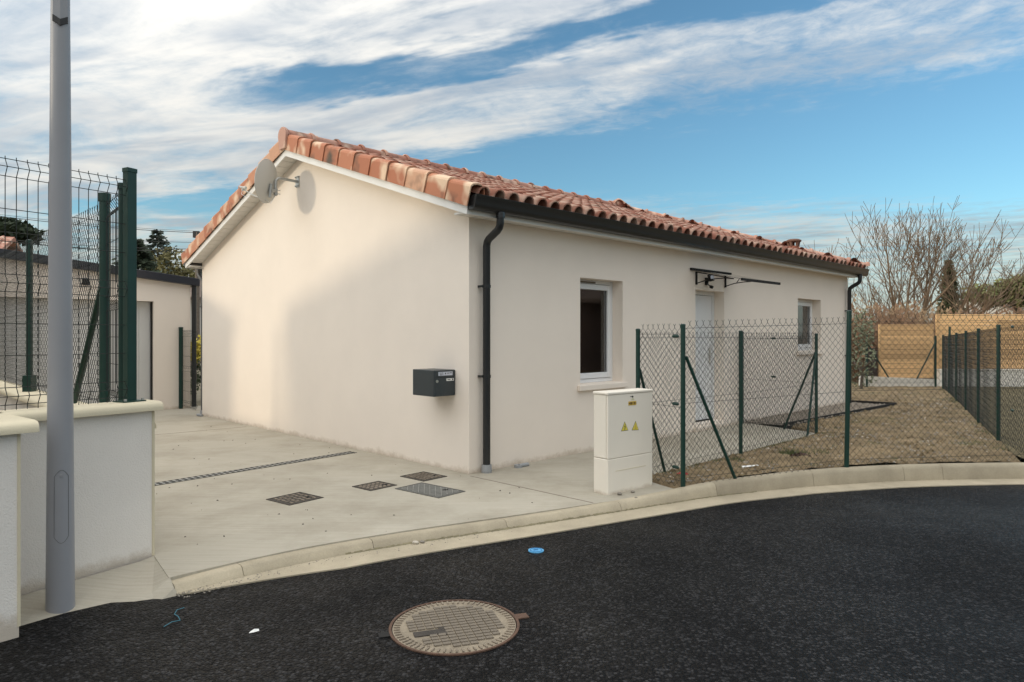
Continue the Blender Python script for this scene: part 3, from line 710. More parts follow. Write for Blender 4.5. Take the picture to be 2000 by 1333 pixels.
def gutter(ys, sgn):
    g_ = MB(); prof = [(.0,.135),(0,.0),(.015,-.005),(.075,-.005),(.10,.012),(.112,.05),(.118,.10),(.130,.115),(.135,.135),(.125,.140),(.112,.125),(.106,.10),(.10,.05),(.09,.022),(.07,.006),(.010,.006),(.010,.135)]
    base = len(g_.v); n = len(prof); xx = [-.20, L+.27]
    for x in xx:
        for a, b in prof: g_.v.append((x, ys+sgn*a, 2.712+b))
    for k in range(n): g_.f.append((k, (k+1) % n, n+(k+1) % n, n+k))
    ob = g_.build('gutter', M['anth'], house, autosmooth=40)
    for x in (-.205, L+.27):
        e_ = MB(); e_.add([(x+d_, ys+sgn*a, 2.712+b) for d_ in (0, .006) for a, b in prof[:9]], [tuple(range(9)), tuple(range(17, 8, -1))] + [(k, (k+1) % 9, 9+(k+1) % 9, 9+k) for k in range(9)])
        e_.build('end_cap', M['anth'], ob)
    return ob
gF = gutter(-OV-.02, -1); gB_ = gutter(W+OV+.02, 1)
def downpipe(x, yw, sgn, material, zb, socket=True):
    yg = yw + sgn*(OV+.085)
    yp = yw + sgn*.075
    pts = [(x, yg, 2.715), (x, yg, 2.62)]
    for k in range(1, 6): a = k/6; pts.append((x, yg+(yp-yg)*(a*a*.5)/1.0, 2.62-.09*a))
    pts2 = [(x, yg, 2.72), (x, yg, 2.60), (x, yg-(yg-yp)*.06, 2.565), (x, yg-(yg-yp)*.20, 2.535), (x, yp+(yg-yp)*.20, 2.465), (x, yp+(yg-yp)*.06, 2.435), (x, yp, 2.39), (x, yp, zb)]
    p_ = MB(); p_.tube(pts2, .040, 16)
    ob = p_.build('downpipe', material, house, autosmooth=60)
    for zc_ in (1.95, 1.0):
        if zc_ > zb+.3:
            c_ = MB(); c_.cyl((x, yp), .046, zc_, zc_+.03, 16); c_.box(x-.06, x-.035, min(yw, yp), max(yw, yp), zc_+.004, zc_+.026); c_.build('pipe_bracket', material, ob)
    c_ = MB(); c_.cyl((x, yg), .048, 2.66, 2.715, 16); c_.build('pipe_outlet', material, ob)
    if socket:
        c_ = MB(); c_.cyl((x, yp), .050, -.02, .02, 16, .056); c_.cyl((x, yp), .056, .02, .085, 16, .052); c_.build('pipe_socket', M['pvcgrey'], ob, autosmooth=50)
    return ob
downpipe(.18, 0, -1, M['anth'], .05)
downpipe(L-.10, 0, -1, M['anth'], -.06, False)
downpipe(.045, W, 1, M['zinc'], .05)

# roof: deck, tiles
RZ = lambda y: 2.862 + SL*(y+.27)                   # tile bed on the street slope, y from the wall
HIPX = 7.5; YE = -.27; XE = L+.24; RT = RZ(W/2)
rf = MB()
rf.add([(-OV+.01,YE+.05,RZ(YE)-.02),(XE-.05,YE+.05,RZ(YE)-.02),(HIPX,W/2,RT-.02),(-OV+.01,W/2,RT-.02),(-OV+.01,W-YE-.05,RZ(YE)-.02),(XE-.05,W-YE-.05,RZ(YE)-.02)],
       [(0,1,2,3),(3,2,5,4),(1,5,2)])
roof = rf.build('roof', M['tile'], house)
TP, ROW = .2115, .372
cosS = 1/math.sqrt(1+SL*SL)
def tile_profile():
    pr = []
    for k in range(7):
        a = math.pi - math.pi*k/6; pr.append((.078*math.cos(a), .075*math.sin(a)))
    return [(-.1055, -.006)] + pr + [(.1055, -.006)]
def tile_mb(Ln=.43):
    m_ = MB(); pr = tile_profile(); n = len(pr)
    for yy, sc_, zo in ((0, 1.05, .020), (Ln, .93, .0)):      # low end a little wider and riding on the row below
        for a, b in pr: m_.v.append((a*(sc_ if abs(a) < .1 else 1), yy, b*sc_+zo))
        for a, b in pr: m_.v.append((a*(sc_*.86 if abs(a) < .1 else 1), yy, (b*sc_-.013 if b > 0 else b-.012)+zo))
    for k in range(n-1):
        m_.f += [(k, k+1, 2*n+k+1, 2*n+k), (n+k+1, n+k, 3*n+k, 3*n+k+1), (n+k, n+k+1, k+1, k)]
    return m_
tmb = tile_mb(); tile_me = tmb.mesh('roof_tile', M['tile'])
tile_me.polygons.foreach_set('use_smooth', [i % 3 != 2 for i in range(len(tile_me.polygons))])
SA = math.atan(SL)
def slope_mtx(x, s_, jit=0, side=1):
    # s_: distance up the slope from the eave
    y = YE + s_*cosS; z = RZ(YE) + s_*cosS*SL
    m_ = Matrix.Translation((x, y, z)) @ Matrix.Rotation(SA, 4, 'X') @ Matrix.Rotation(jit, 4, 'Z')
    if side < 0: m_ = Matrix.Translation((0, W, 0)) @ Matrix.Rotation(math.pi, 4, 'Z') @ Matrix.Translation((-0, 0, 0)) @ Matrix.Translation((-2*x, 0, 0)) @ m_ if False else Matrix.Translation((2*x, W, 0)) @ Matrix.Rotation(math.pi, 4, 'Z') @ m_
    return m_
rnd = random.Random(5)
nrow = 11; ncol = int((XE+OV-.1)/TP)+1
spots = []
for c in range(ncol):
    x = -OV+.135+c*TP
    for r_ in range(nrow):
        s_ = -.035 + r_*ROW
        y = YE + (s_+.18)*cosS
        hipx = XE + (HIPX-XE)*(y-YE)/(W/2-YE)
        if x > hipx-.02 or s_ > 4.02: continue
        p = H2W(x, y); spots.append((math.hypot(p[0], p[1]), x, s_))
spots.sort()
for d_, x, s_ in spots[:300]:
    inst(tile_me, 'roof_tile', roof, slope_mtx(x+rnd.uniform(-.004,.004), s_+rnd.uniform(-.008,.008), rnd.uniform(-.012,.012)))
def joined_tiles(items, name, label=None):
    m_ = MB(); tones = []
    for mt in items:
        b = len(m_.v); t_ = rnd.random()
        m_.v += [tuple(mt @ Vector(v)) for v in tmb.v]; m_.f += [tuple(i+b for i in f) for f in tmb.f]; tones += [t_]*len(tmb.v)
    me_ = m_.mesh(name, M['tile']); a = me_.attributes.new('tone', 'FLOAT', 'POINT'); a.data.foreach_set('value', tones[:len(me_.vertices)])
    me_.polygons.foreach_set('use_smooth', [i % 3 != 2 for i in range(len(me_.polygons))])
    o = bpy.data.objects.new(name, me_); COL.objects.link(o); o.parent = roof; o['kind'] = 'stuff'; return o
joined_tiles([slope_mtx(x+rnd.uniform(-.004,.004), s_+rnd.uniform(-.008,.008), rnd.uniform(-.012,.012)) for d_, x, s_ in spots[300:]], 'roof_tiles')
joined_tiles([slope_mtx(x, s_, 0, -1) for d_, x, s_ in spots], 'roof_tiles')
# hip end tiles
hip = []
for c in range(int((W-2*YE)/TP)):
    y = YE+.1+c*TP
    for r_ in range(nrow):
        f = (r_*ROW)/(4.05); x = XE - (XE-HIPX)*f
        if min(y-YE, W-YE-y) < f*(W/2-YE)+.06: continue
        ang = math.atan((RT-RZ(YE))/(XE-HIPX))
        hip.append(Matrix.Translation((x+.03, y, RZ(YE)+(RT-RZ(YE))*f)) @ Matrix.Rotation(math.pi/2, 4, 'Z') @ Matrix.Rotation(ang, 4, 'X'))
joined_tiles(hip, 'roof_tiles')
# verge tiles
def verge_mb():
    m_ = MB(); pr = [(-.245,-.125),(-.245,.045),(-.236,.066),(-.215,.082),(-.17,.092),(-.125,.086),(-.09,.066),(-.07,.03),(-.065,-.005)]
    n = len(pr); th_ = .014
    for yy, o_, zo in ((0, -.012, .020), (.40, .004, .002)):
        for a, b in pr: m_.v.append((a+(o_ if a < -.2 else 0), yy, b+(zo if b > 0 else -.002)))
        for i, (a, b) in enumerate(pr): m_.v.append((a+th_+(o_ if a < -.2 else 0), yy, b+(zo if b > 0 else -.002)-(th_ if i > 1 else 0)))
    for k in range(n-1):
        m_.f += [(k, k+1, 2*n+k+1, 2*n+k), (n+k+1, n+k, 3*n+k, 3*n+k+1), (n+k, n+k+1, k+1, k), (2*n+k, 2*n+k+1, 3*n+k+1, 3*n+k)]
    m_.f.append((0, 2*n, 3*n, n)); m_.f.append((n-1, 2*n-1, 4*n-1, 3*n-1))
    return m_
vm = verge_mb(); v_me = vm.mesh('verge_tile', M['verge'])
vmir = MB(); vmir.v = [(-x, y, z) for x, y, z in vm.v]; vmir.f = [tuple(reversed(f)) for f in vm.f]; vb_me = vmir.mesh('verge_tile', M['verge'])
for r_ in range(11):
    s_ = -.03 + r_*.376
    inst(v_me, 'verge_tile', roof, slope_mtx(rnd.uniform(-.003,.003), s_, rnd.uniform(-.006,.006)))
    inst(vb_me, 'verge_tile', roof, slope_mtx(0, s_, 0, -1))
# ridge and hip tiles
def ridge_mb(Ln=.45):
    m_ = MB(); secs = [(0, .118, .012), (.028, .118, .012), (.05, .112, .010), (.055, .098, 0), (Ln, .094, 0)]
    n = 9
    for yy, r_, zo in secs:
        for k in range(n):
            a = math.pi - math.pi*k/(n-1); m_.v.append((r_*math.cos(a), yy, r_*.92*math.sin(a)+zo))
    for i in range(len(secs)-1):
        for k in range(n-1): a = i*n+k; m_.f.append((a, a+1, a+n+1, a+n))
    b = len(m_.v)
    for k in range(n):
        a = math.pi - math.pi*k/(n-1); m_.v.append((.10*math.cos(a), 0, .10*.92*math.sin(a)+.012))
    for k in range(n-1): m_.f.append((b+k, b+k+1, k+1, k))
    return m_
rmb = ridge_mb(); r_me = rmb.mesh('ridge_tile', M['tile']); r_me.polygons.foreach_set('use_smooth', [True]*len(r_me.polygons))
k = 0; x = HIPX+.12
while x > -OV+.15:
    inst(r_me, 'ridge_tile', roof, Matrix.Translation((x-.42 if True else 0, W/2, RT+.055)) @ Matrix.Rotation(-math.pi/2, 4, 'Z') @ Matrix.Rotation(.008, 4, 'X')); x -= .415
for sgn in (1, -1):
    a = Vector((XE+.05, YE-.03 if sgn > 0 else W-YE+.03, RZ(YE)+.03)); b = Vector((HIPX, W/2, RT+.06)); d_ = b-a; ln = d_.length; nn = int(ln/.40)
    q = d_.to_track_quat('Y', 'Z').to_matrix().to_4x4()
    for k in range(nn+1):
        inst(r_me, 'hip_tile', roof, Matrix.Translation(a + d_*(k*.40/ln)) @ q @ Matrix.Rotation(.012, 4, 'X'))
hc = MB(); hc.tube([(HIPX-.12, W/2, RT+.10), (HIPX+.0, W/2, RT+.135), (HIPX+.16, W/2, RT+.09), (HIPX+.24, W/2, RT+.0)], [.10, .13, .13, .08], 12); hc.build('hip_cap_tile', M['tile'], roof, smooth=True)
# plate closing the ridge at the gable
pl = MB(); out = []
for k in range(13):
    a = math.pi*k/12; out.append((.122*math.cos(a), .122*math.sin(a)))
out = out + [(-.085, -.19), (.085, -.19)]
n = len(out)
pl.v = [(-OV-.075, W/2+a, RT+.055+b) for a, b in out] + [(-OV-.03, W/2+a, RT+.055+b) for a, b in out]
pl.f = [tuple(range(n)), tuple(range(2*n-1, n-1, -1))] + [(i, n+i, n+(i+1) % n, (i+1) % n) for i in range(n)]
pl.build('ridge_end_plate', M['tile'], roof, bevel=.01)
rg = MB(); rg.tube([(-OV-.03, W/2, RT+.055), (-OV+.45, W/2, RT+.06)], .098, 14); rg.build('ridge_tile', M['tile'], roof, autosmooth=50)
# vent on the roof
vn = empty('x'); bpy.data.objects.remove(vn)
vx, vy = 9.33, .58; vz = RZ(vy)
v_ = MB(); v_.cyl((vx, vy), .135, vz-.05, vz+.06, 16, .10); v_.cyl((vx, vy), .10, vz+.06, vz+.13, 16, .105)
vo_ = v_.build('roof_vent', M['tile'], roof, autosmooth=50)
v_ = MB()
for k in range(5):
    a = 2*math.pi*k/5+.5; v_.tube([(vx+.09*math.cos(a), vy+.09*math.sin(a), vz+.12), (vx+.105*math.cos(a), vy+.105*math.sin(a), vz+.235)], [.028, .034], 8)
v_.build('vent_pillars', M['ventclay'], vo_)
v_ = MB(); v_.cyl((vx, vy), .145, vz+.22, vz+.25, 18, .15); v_.cyl((vx, vy), .15, vz+.25, vz+.275, 18, .10); v_.build('vent_cap', M['ventclay'], vo_, autosmooth=40)

# ------------------------------------------------------------------ things fixed to the house
p = H2W(0, .217)
mbx = empty('mailbox', (p[0], p[1], .806), HA, 'anthracite metal mailbox fixed to the gable wall near the house corner', 'mailbox')
b_ = MB(); b_.box(-.283, -.004, .012, .383, 0, .277); b_.build('body', M['mailbox'], mbx, bevel=.006)
b_ = MB(); b_.box(-.279, -.008, .0, .0118, .004, .195); dmx = b_.build('door', M['mailbox'], mbx, bevel=.004)
b_ = MB(); b_.box(-.279, -.008, .0, .0118, .199, .273); b_.build('flap', M['mailbox'], mbx, bevel=.004)
b_ = MB(); b_.box(-.235, -.045, -.0025, -.0005, .219, .258); lb = b_.build('name_label', M['label'], mbx)
b_ = MB()
for (a, c_, e_, g_) in ((-.222,-.196,.245,.249),(-.190,-.172,.244,.250),(-.222,-.190,.232,.236),(-.184,-.170,.231,.235),(-.215,-.19,.224,.227),(-.148,-.137,.232,.248),(-.12,-.085,.245,.248),(-.12,-.09,.236,.239),(-.078,-.070,.240,.250),(-.064,-.056,.240,.249)): b_.box(a, c_, -.0045, -.003, e_, g_)
b_.build('lettering', M['ink'], lb)
b_ = MB(); b_.box(-.128, -.026, -.0025, -.0005, .160, .187); lb2 = b_.build('notice_sticker', M['whitelabel'], mbx)
b_ = MB(); b_.box(-.115, -.075, -.0045, -.003, .171, .178); b_.box(-.052, -.036, -.0045, -.003, .166, .183); b_.build('lettering', M['ink'], lb2)
b_ = MB(); b_.tube([(-.255, .0, .162), (-.255, -.010, .162)], .015, 16); b_.build('lock', M['steel'], mbx, autosmooth=40)

# satellite dish
p = H2W(0, 3.74)
ds = empty('satellite_dish', (p[0], p[1], 3.60), HA, 'grey satellite dish on a bent arm high on the gable wall', 'satellite dish')
b_ = MB(); b_.box(-.012, -.001, -.05, .05, -.03, .13); b_.build('wall_plate', M['galv'], ds)
for yy in (-.035, .035):
    for zz in (-.012, .112): b_ = MB(); b_.tube([(-.012, yy, zz), (-.03, yy, zz)], .010, 6); b_.build('bolt', M['galv'], ds)
arm_p = [(-.01, 0, .05), (-.24, 0, .055), (-.29, 0, .05), (-.325, 0, .02), (-.335, 0, -.03), (-.335, 0, -.20)]
b_ = MB(); b_.tube(arm_p, .020, 12); b_.build('arm', M['galv'], ds, autosmooth=60)
# reflector axis given in world, turned into the wall's frame
dn = Vector((-.97, .20, .12)).normalized(); rotI = Matrix.Rotation(-HA, 3, 'Z'); dnl = rotI @ dn
ctr = Vector((-.46, -.02, -.02))
qd = dnl.to_track_quat('Z', 'Y').to_matrix().to_4x4()
b_ = MB(); rings = 8; seg = 32; dep = .055
for side in (0, 1):
    for i in range(rings+1):
        rr_ = i/rings
        for k in range(seg):
            a = 2*math.pi*k/seg; b_.v.append((.275*rr_*math.cos(a), .30*rr_*math.sin(a), dep*rr_*rr_ - dep*.6 - (.006 if side else 0)))
off_ = (rings+1)*seg
for side in (0, 1):
    for i in range(rings):
        for k in range(seg):
            a = side*off_+i*seg+k; b = side*off_+i*seg+(k+1) % seg; b_.f.append((a, b, b+seg, a+seg))
for k in range(seg): a = rings*seg+k; b = rings*seg+(k+1) % seg; b_.f.append((a, b, b+off_, a+off_))
b_.xf(Matrix.Translation(ctr) @ qd); b_.build('reflector', M['dish'], ds, autosmooth=50)
b_ = MB()
t0_ = len(b_.v); ringp = [Vector((.275*math.cos(2*math.pi*k/32), .30*math.sin(2*math.pi*k/32), dep*.4-.003)) for k in range(33)]
b_.tube([(Matrix.Translation(ctr) @ qd) @ q for q in ringp], .006, 6, False); b_.build('rim', M['dish'], ds)
up_l = (qd @ Vector((0, 1, 0, 0))).xyz
if up_l.z < 0: up_l = -up_l
lowp = ctr - up_l*.27
back = ctr - dnl*.06 - up_l*.13
b_ = MB(); b_.tube([back, Vector((-.335, 0, -.13))], .030, 8); b_.tube([back+up_l*.10, back-up_l*.09], .022, 6); b_.tube([Vector((-.335,0,-.10)), Vector((-.335,0,-.19))], .030, 10)
for zz in (-.12, -.17): b_.tube([Vector((-.335,0,zz)), Vector((-.27,-.01,zz))], .006, 6)
b_.build('mount', M['galv'], ds)
lnb = lowp + dnl*.37 + up_l*.13
b_ = MB(); b_.tube([lowp - dnl*.04, lowp + dnl*.10 + up_l*.03, lnb], .008, 8); b_.build('feed_arm', M['dish'], ds)
b_ = MB(); b_.tube([lnb-dnl*.05+up_l*.02, lnb-dnl*.01+up_l*.02], [.028, .022], 10); b_.tube([lnb-dnl*.02+up_l*.02, lnb+dnl*.05+up_l*.03], .018, 10); b_.tube([lnb-up_l*.02, lnb+up_l*.03], .015, 8); b_.build('receiver', M['dish'], ds)
b_ = MB(); b_.tube([lnb+up_l*.0, lnb-up_l*.07+dnl*.01, lnb-up_l*.10-dnl*.06, lnb-up_l*.06-dnl*.14, lnb-up_l*.08-dnl*.2], .004, 6); b_.tube([lowp-dnl*.03, lowp-up_l*.03-dnl*.08, Vector((-.335,.01,-.2))], .004, 6); b_.build('cable', M['pvc'], ds)

# door canopy
p = H2W(0, 0)
cn = empty('door_canopy', (HO.x, HO.y, 0), HA, 'clear door canopy with black brackets above the white front door', 'canopy')
zb_, zf_ = 2.43, 2.235; xa, xb = 4.35, 5.55; dp = .82
b_ = MB(); b_.add([(xa,-.02,zb_),(xb,-.02,zb_),(xb,-dp,zf_),(xa,-dp,zf_),(xa,-.02,zb_+.006),(xb,-.02,zb_+.006),(xb,-dp,zf_+.006),(xa,-dp,zf_+.006)], [(0,3,2,1),(4,5,6,7),(0,1,5,4),(1,2,6,5),(2,3,7,6),(3,0,4,7)]); b_.build('sheet', M['clear'], cn)
b_ = MB(); b_.box(xa-.01, xb+.01, -.03, -.001, zb_-.012, zb_+.022); b_.build('wall_rail', M['black'], cn)
b_ = MB(); b_.box(xa-.01, xb+.01, -dp-.012, -dp+.014, zf_-.018, zf_+.018); b_.build('front_rail', M['black'], cn)
for xx in (4.51, 5.39):
    b_ = MB(); b_.box(xx-.014, xx+.014, -.022, -.001, zb_-.22, zb_-.03)
    b_.tube([(xx, -.012, zb_-.03), (xx, -dp*.75, zb_-.02-.75*(zb_-zf_))], .008, 6)
    b_.tube([(xx, -.02, zb_-.20), (xx, -.16, zb_-.165), (xx, -.32, zb_-.15), (xx, -.48, zb_-.148), (xx, -.60, zb_-.165)], .008, 6)
    b_.tube([(xx, -.20, zb_-.16), (xx, -.26, zb_-.08)], .006, 6)
    b_.build('bracket', M['black'], cn)
p = H2W(4.80, 0)
fl = empty('floodlight', (p[0], p[1], 2.28), HA, 'small black security floodlight under the canopy above the door', 'lamp')
b_ = MB(); b_.box(-.03, .03, -.03, -.001, -.06, .05); b_.build('base', M['black'], fl)
b_ = MB(); b_.box(-.085, .035, -.13, -.09, -.03, .06); b_.xf(Matrix.Rotation(R(-15), 4, 'X')); b_.tube([(0,-.03,0),(0,-.10,.0)], .012, 8); b_.build('head', M['black'], fl, bevel=.006)
b_ = MB(); b_.box(-.078, .028, -.134, -.1305, -.022, .052); b_.xf(Matrix.Rotation(R(-15), 4, 'X')); b_.build('lens', M['label'], fl)
b_ = MB(); b_.tube([(0.03,-.02,-.05),(0.03,-.07,-.09)], .008, 8); b_.tube([(0.03,-.06,-.085),(0.03,-.10,-.10)], .024, 10); b_.build('sensor', M['black'], fl)

# grey pipe stub on the walkway by the corner
p = H2W(.62, -.12); b_ = MB(); b_.tube([(p[0], p[1], .018), (p[0]+.10, p[1]+.09, .018)], .022, 12); b_.tube([(p[0]-.01, p[1], 0.0), (p[0]-.01, p[1], .03)], .045, 14)
tag(b_.build('pipe_stub', M['pvcgrey'], autosmooth=50), 'short grey pipe stub lying at the wall beside the black downpipe', 'pipe')
p = H2W(-.10, W-.05); b_ = MB(); b_.tube([(p[0], p[1], .02), (p[0]+.13, p[1]-.11, .02)], .024, 12)
tag(b_.build('pipe_stub', M['pvcgrey'], autosmooth=50), 'short grey pipe stub on the drive by the far gable downpipe', 'pipe')

# ================================================================== covers in the drive
def cover(corners, name, label, pat, material):
    c = [Vector(q) for q in corners]; ctr_ = sum(c, Vector((0,0)))/4
    ax = (c[1]-c[0]+c[2]-c[3]); ang = math.atan2(ax.y, ax.x); a_ = ((c[1]-c[0]).length+(c[2]-c[3]).length)/2; b__ = ((c[3]-c[0]).length+(c[2]-c[1]).length)/2
    e_ = empty(name, (ctr_.x, ctr_.y, 0), ang, label, 'inspection cover', 'covers set in the drive')
    a2, b2 = a_/2, b__/2
    m_ = MB()
    for x0_, x1_, y0_, y1_ in ((-a2, a2, -b2, -b2+.012), (-a2, a2, b2-.012, b2), (-a2, -a2+.012, -b2+.012, b2-.012), (a2-.012, a2, -b2+.012, b2-.012)): m_.box(x0_, x1_, y0_, y1_, -.03, .006)
    m_.build('frame', material, e_)
    m_ = MB(); m_.box(-a2+.015, a2-.015, -b2+.015, b2-.015, -.03, .0035); lid = m_.build('lid', material, e_)
    m_ = MB()
    step = .052 if pat else .036
    nxn = int((a_-.05)/step); nyn = int((b__-.05)/step)
    for i in range(nxn):
        for j in range(nyn):
            x_ = -a2+.03+(i+.5)*(a_-.06)/nxn; y_ = -b2+.03+(j+.5)*(b__-.06)/nyn
            if pat == 1:
                if (i+j) % 2: m_.box(x_-.021, x_+.021, y_-.008, y_+.008, .002, .0095)
                else: m_.box(x_-.008, x_+.008, y_-.021, y_+.021, .002, .0095)
            elif pat == 2: m_.tube([(x_, y_, .002), (x_, y_, .008)], [.019, .014], 8)
            else:
                sg = 1 if (i+j) % 2 else -1; m_.prism([(x_-.014, y_-.014*sg-.005), (x_+.014, y_+.014*sg-.005), (x_+.014, y_+.014*sg+.005), (x_-.014, y_-.014*sg+.005)], .002, .008)
    m_.build('tread_pattern', M['iron2'] if pat else M['lighttread'], lid)
    m_ = MB(); m_.box(a2*.35, a2*.35+.05, -b2*.45, -b2*.45+.03, .001, .0095); m_.build('key_slot', M['black'], lid)
cover([(-2.15,6.053),(-1.943,6.35),(-1.691,6.091),(-1.911,5.826)], 'inspection_cover', 'rusty iron cover in the drive nearest the white boundary wall', 1, M['iron'])
cover([(-1.531,6.564),(-1.323,6.794),(-1.109,6.631),(-1.312,6.37)], 'inspection_cover', 'smallest iron cover, middle one of those set in the drive', 2, M['iron'])
cover([(-1.151,7.03),(-.943,7.264),(-.657,7.04),(-.872,6.794)], 'inspection_cover', 'dark iron cover in the drive right against the house gable', 1, M['iron'])
cover([(-1.081,6.487),(-.861,6.763),(-.455,6.329),(-.675,6.072)], 'inspection_cover', 'large grey steel tread plate cover in front of the house corner', 0, M['treadplate'])
# linear drain
A_ = Vector((-3.62, 6.46)); B_ = Vector((-1.96, 8.50)); d_ = B_-A_; dr_ = empty('channel_drain', (A_.x, A_.y, 0), math.atan2(d_.y, d_.x), 'long narrow channel drain with slotted grating across the drive', 'drain')
Ld = d_.length
m_ = MB(); m_.box(0, Ld, -.055, .055, -.05, .0012); m_.build('channel', M['black'], dr_)
m_ = MB(); m_.box(0, Ld, -.062, -.052, -.03, .006); m_.box(0, Ld, .052, .062, -.03, .006); m_.box(0, Ld, -.006, .006, -.03, .005); m_.build('frame', M['treadplate'], dr_)
m_ = MB(); k = 0
while k*.062 < Ld-.03:
    x_ = k*.062; m_.box(x_, x_+.026, -.052, .052, -.02, .0045); k += 1
m_.build('grating', M['lighttread'], dr_)

# ================================================================== road furniture
mh_ = empty('manhole_cover', (-.301, 3.60, ROAD_Z), R(18), 'large round worn iron manhole cover in the asphalt', 'manhole cover')
m_ = MB(); nseg = 64
def ring(m_, r0, r1, z0, z1, n=64):
    b = len(m_.v)
    for r_, z in ((r0, z0), (r0, z1), (r1, z1), (r1, z0)):
        for k in range(n): a = 2*math.pi*k/n; m_.v.append((r_*math.cos(a), r_*math.sin(a), z))
    for q in range(4):
        for k in range(n): a = b+q*n+k; c = b+q*n+(k+1) % n; e = b+((q+1) % 4)*n; m_.f.append((a, c, e+(k+1) % n, e+k))
ring(m_, .327, .341, -.03, .007)
m_.box(.325, .405, -.03, .03, -.03, .006); 
m_.build('frame', M['rust'], mh_)
m_ = MB(); m_.box(-.395, -.335, -.028, .028, -.02, .0045); m_.build('lifting_pocket', M['black'], mh_)
m_ = MB(); m_.cyl((0, 0), .322, -.03, .003, 64); lid = m_.build('lid', M['sandiron'], mh_)
m_ = MB()
for k in range(64):
    a = 2*math.pi*k/64; ca, sa = math.cos(a), math.sin(a); m_.prism([(ca*.283-sa*.004, sa*.283+ca*.004), (ca*.283+sa*.004, sa*.283-ca*.004), (ca*.316+sa*.004, sa*.316-ca*.004), (ca*.316-sa*.004, sa*.316+ca*.004)], .002, .0095)
m_.build('edge_ribs', M['iron2'], lid)
bl = MB(); bl.box(-.0185, .0185, -.0115, .0115, .002, .0105); bl_me = bl.mesh('tread_block', M['blockiron'])
for i in range(-7, 8):
    for j in range(-8, 9):
        x_ = i*.044; y_ = j*.034
        if math.hypot(abs(x_)+.018, abs(y_)+.012) > .268: continue
        if -.24 < x_ < -.05 and -.11 < y_ < .0 and not (j == -3 and i > -4): continue
        inst(bl_me, 'tread_block', lid, Matrix.Translation((x_+(.022 if j % 2 else 0)*0, y_, 0)))
m_ = MB(); m_.prism([(-.225, -.085), (-.09, -.085), (-.09, -.105), (-.055, -.105), (-.055, -.005), (-.09, -.005), (-.09, -.03), (-.225, -.03)], .002, .008); m_.build('maker_panel', M['iron'], lid)
m_ = MB()
for k in range(7):
    a = R(196+k*5.5); m_.prism([(.27*math.cos(a)-.006, .27*math.sin(a)-.004), (.27*math.cos(a)+.006, .27*math.sin(a)-.004), (.27*math.cos(a)+.006, .27*math.sin(a)+.004), (.27*math.cos(a)-.006, .27*math.sin(a)+.004)], .002, .009)
m_.build('cast_lettering', M['iron2'], lid)
bc = empty('water_valve_cap', (.17, 4.85, ROAD_Z), 0, 'small round blue water valve cap set in the asphalt', 'valve cap')
m_ = MB(); m_.cyl((0,0), .058, -.02, .006, 24, .055); m_.build('cap', M['bluecap'], bc, autosmooth=40)
m_ = MB(); ring(m_, .040, .044, .004, .0095, 24); m_.box(-.018, -.012, -.016, .016, .004, .010); m_.box(-.012, .014, .010, .016, .004, .010); m_.box(-.012, .014, -.004, .002, .004, .010); m_.build('relief', mat('blue_dark', (.05, .22, .45), .5), bc)
m_ = MB(); sp = [(-1.816,3.578),(-1.80,3.63),(-1.77,3.66),(-1.80,3.70),(-1.84,3.74),(-1.85,3.79),(-1.83,3.83)]
m_.tube([(x, y, ROAD_Z+.004+.004*(i % 2)) for i, (x, y) in enumerate(sp)], .0022, 5); tag(m_.build('string', M['string']), 'bit of blue green string lying on the asphalt', 'string')
m_ = MB(); m_.add([(-1.345,3.505,ROAD_Z+.002),(-1.322,3.512,ROAD_Z+.004),(-1.302,3.534,ROAD_Z+.002),(-1.308,3.545,ROAD_Z+.008),(-1.325,3.530,ROAD_Z+.014),(-1.342,3.520,ROAD_Z+.006)], [(0,1,4,5),(1,2,3,4)]); tag(m_.build('paper_scrap', M['paper']), 'scrap of white paper on the asphalt near the manhole', 'litter')
def pebble(name, x, y, z, s_, material, label):
    rnd_ = random.Random(int(x*1000)); m_ = MB(); n1, n2 = 5, 8
    for i in range(n1+1):
        t_ = math.pi*i/n1
        for k in range(n2):
            a = 2*math.pi*k/n2; q = s_*rnd_.uniform(.85, 1.15); m_.v.append((x+q*math.sin(t_)*math.cos(a)*1.25, y+q*math.sin(t_)*math.sin(a), z+s_*.6+q*.65*math.cos(t_)))
    for i in range(n1):
        for k in range(n2): a = i*n2+k; b = i*n2+(k+1) % n2; m_.f.append((a, b, b+n2, a+n2))
    tag(m_.build(name, material, smooth=True), label, 'stone')
pebble('stone', .975, 6.22, 0, .020, M['stone'], 'brown pebble at the foot of the beige cabinet, nearer its left edge')
pebble('stone', 1.11, 6.31, 0, .017, M['stone'], 'brown pebble at the foot of the beige cabinet, nearer its right edge')
pebble('stone', 1.10, 6.08, 0, .013, M['stone'], 'small pebble lying on the kerb in front of the cabinet')
pebble('stone', -.70, 4.98, -.066, .020, M['palestone'], 'pale pebble lying in the gutter before the drive')
pebble('stone', -.655, 5.0, -.066, .016, M['stone'], 'dark pebble lying in the gutter beside the pale one')
m_ = MB(); m_.tube([(1.68,6.98,.03),(1.73,6.96,.05),(1.78,6.99,.03),(1.74,7.02,.045)], [.012,.02,.018,.008], 7); tag(m_.build('plastic_scrap', M['redplastic']), 'crumpled red plastic scrap on the soil behind the cabinet', 'litter')
m_ = MB(); m_.add([(2.42,7.2,.062),(2.62,7.28,.066),(2.62,7.31,.070),(2.42,7.23,.072)], [(0,1,2,3)]); tag(m_.build('plastic_scrap', M['paper']), 'long white scrap lying on the soil behind the chain link fence', 'litter')
rnd = random.Random(31); m_ = MB(); cx, cy = 3.28, 7.80
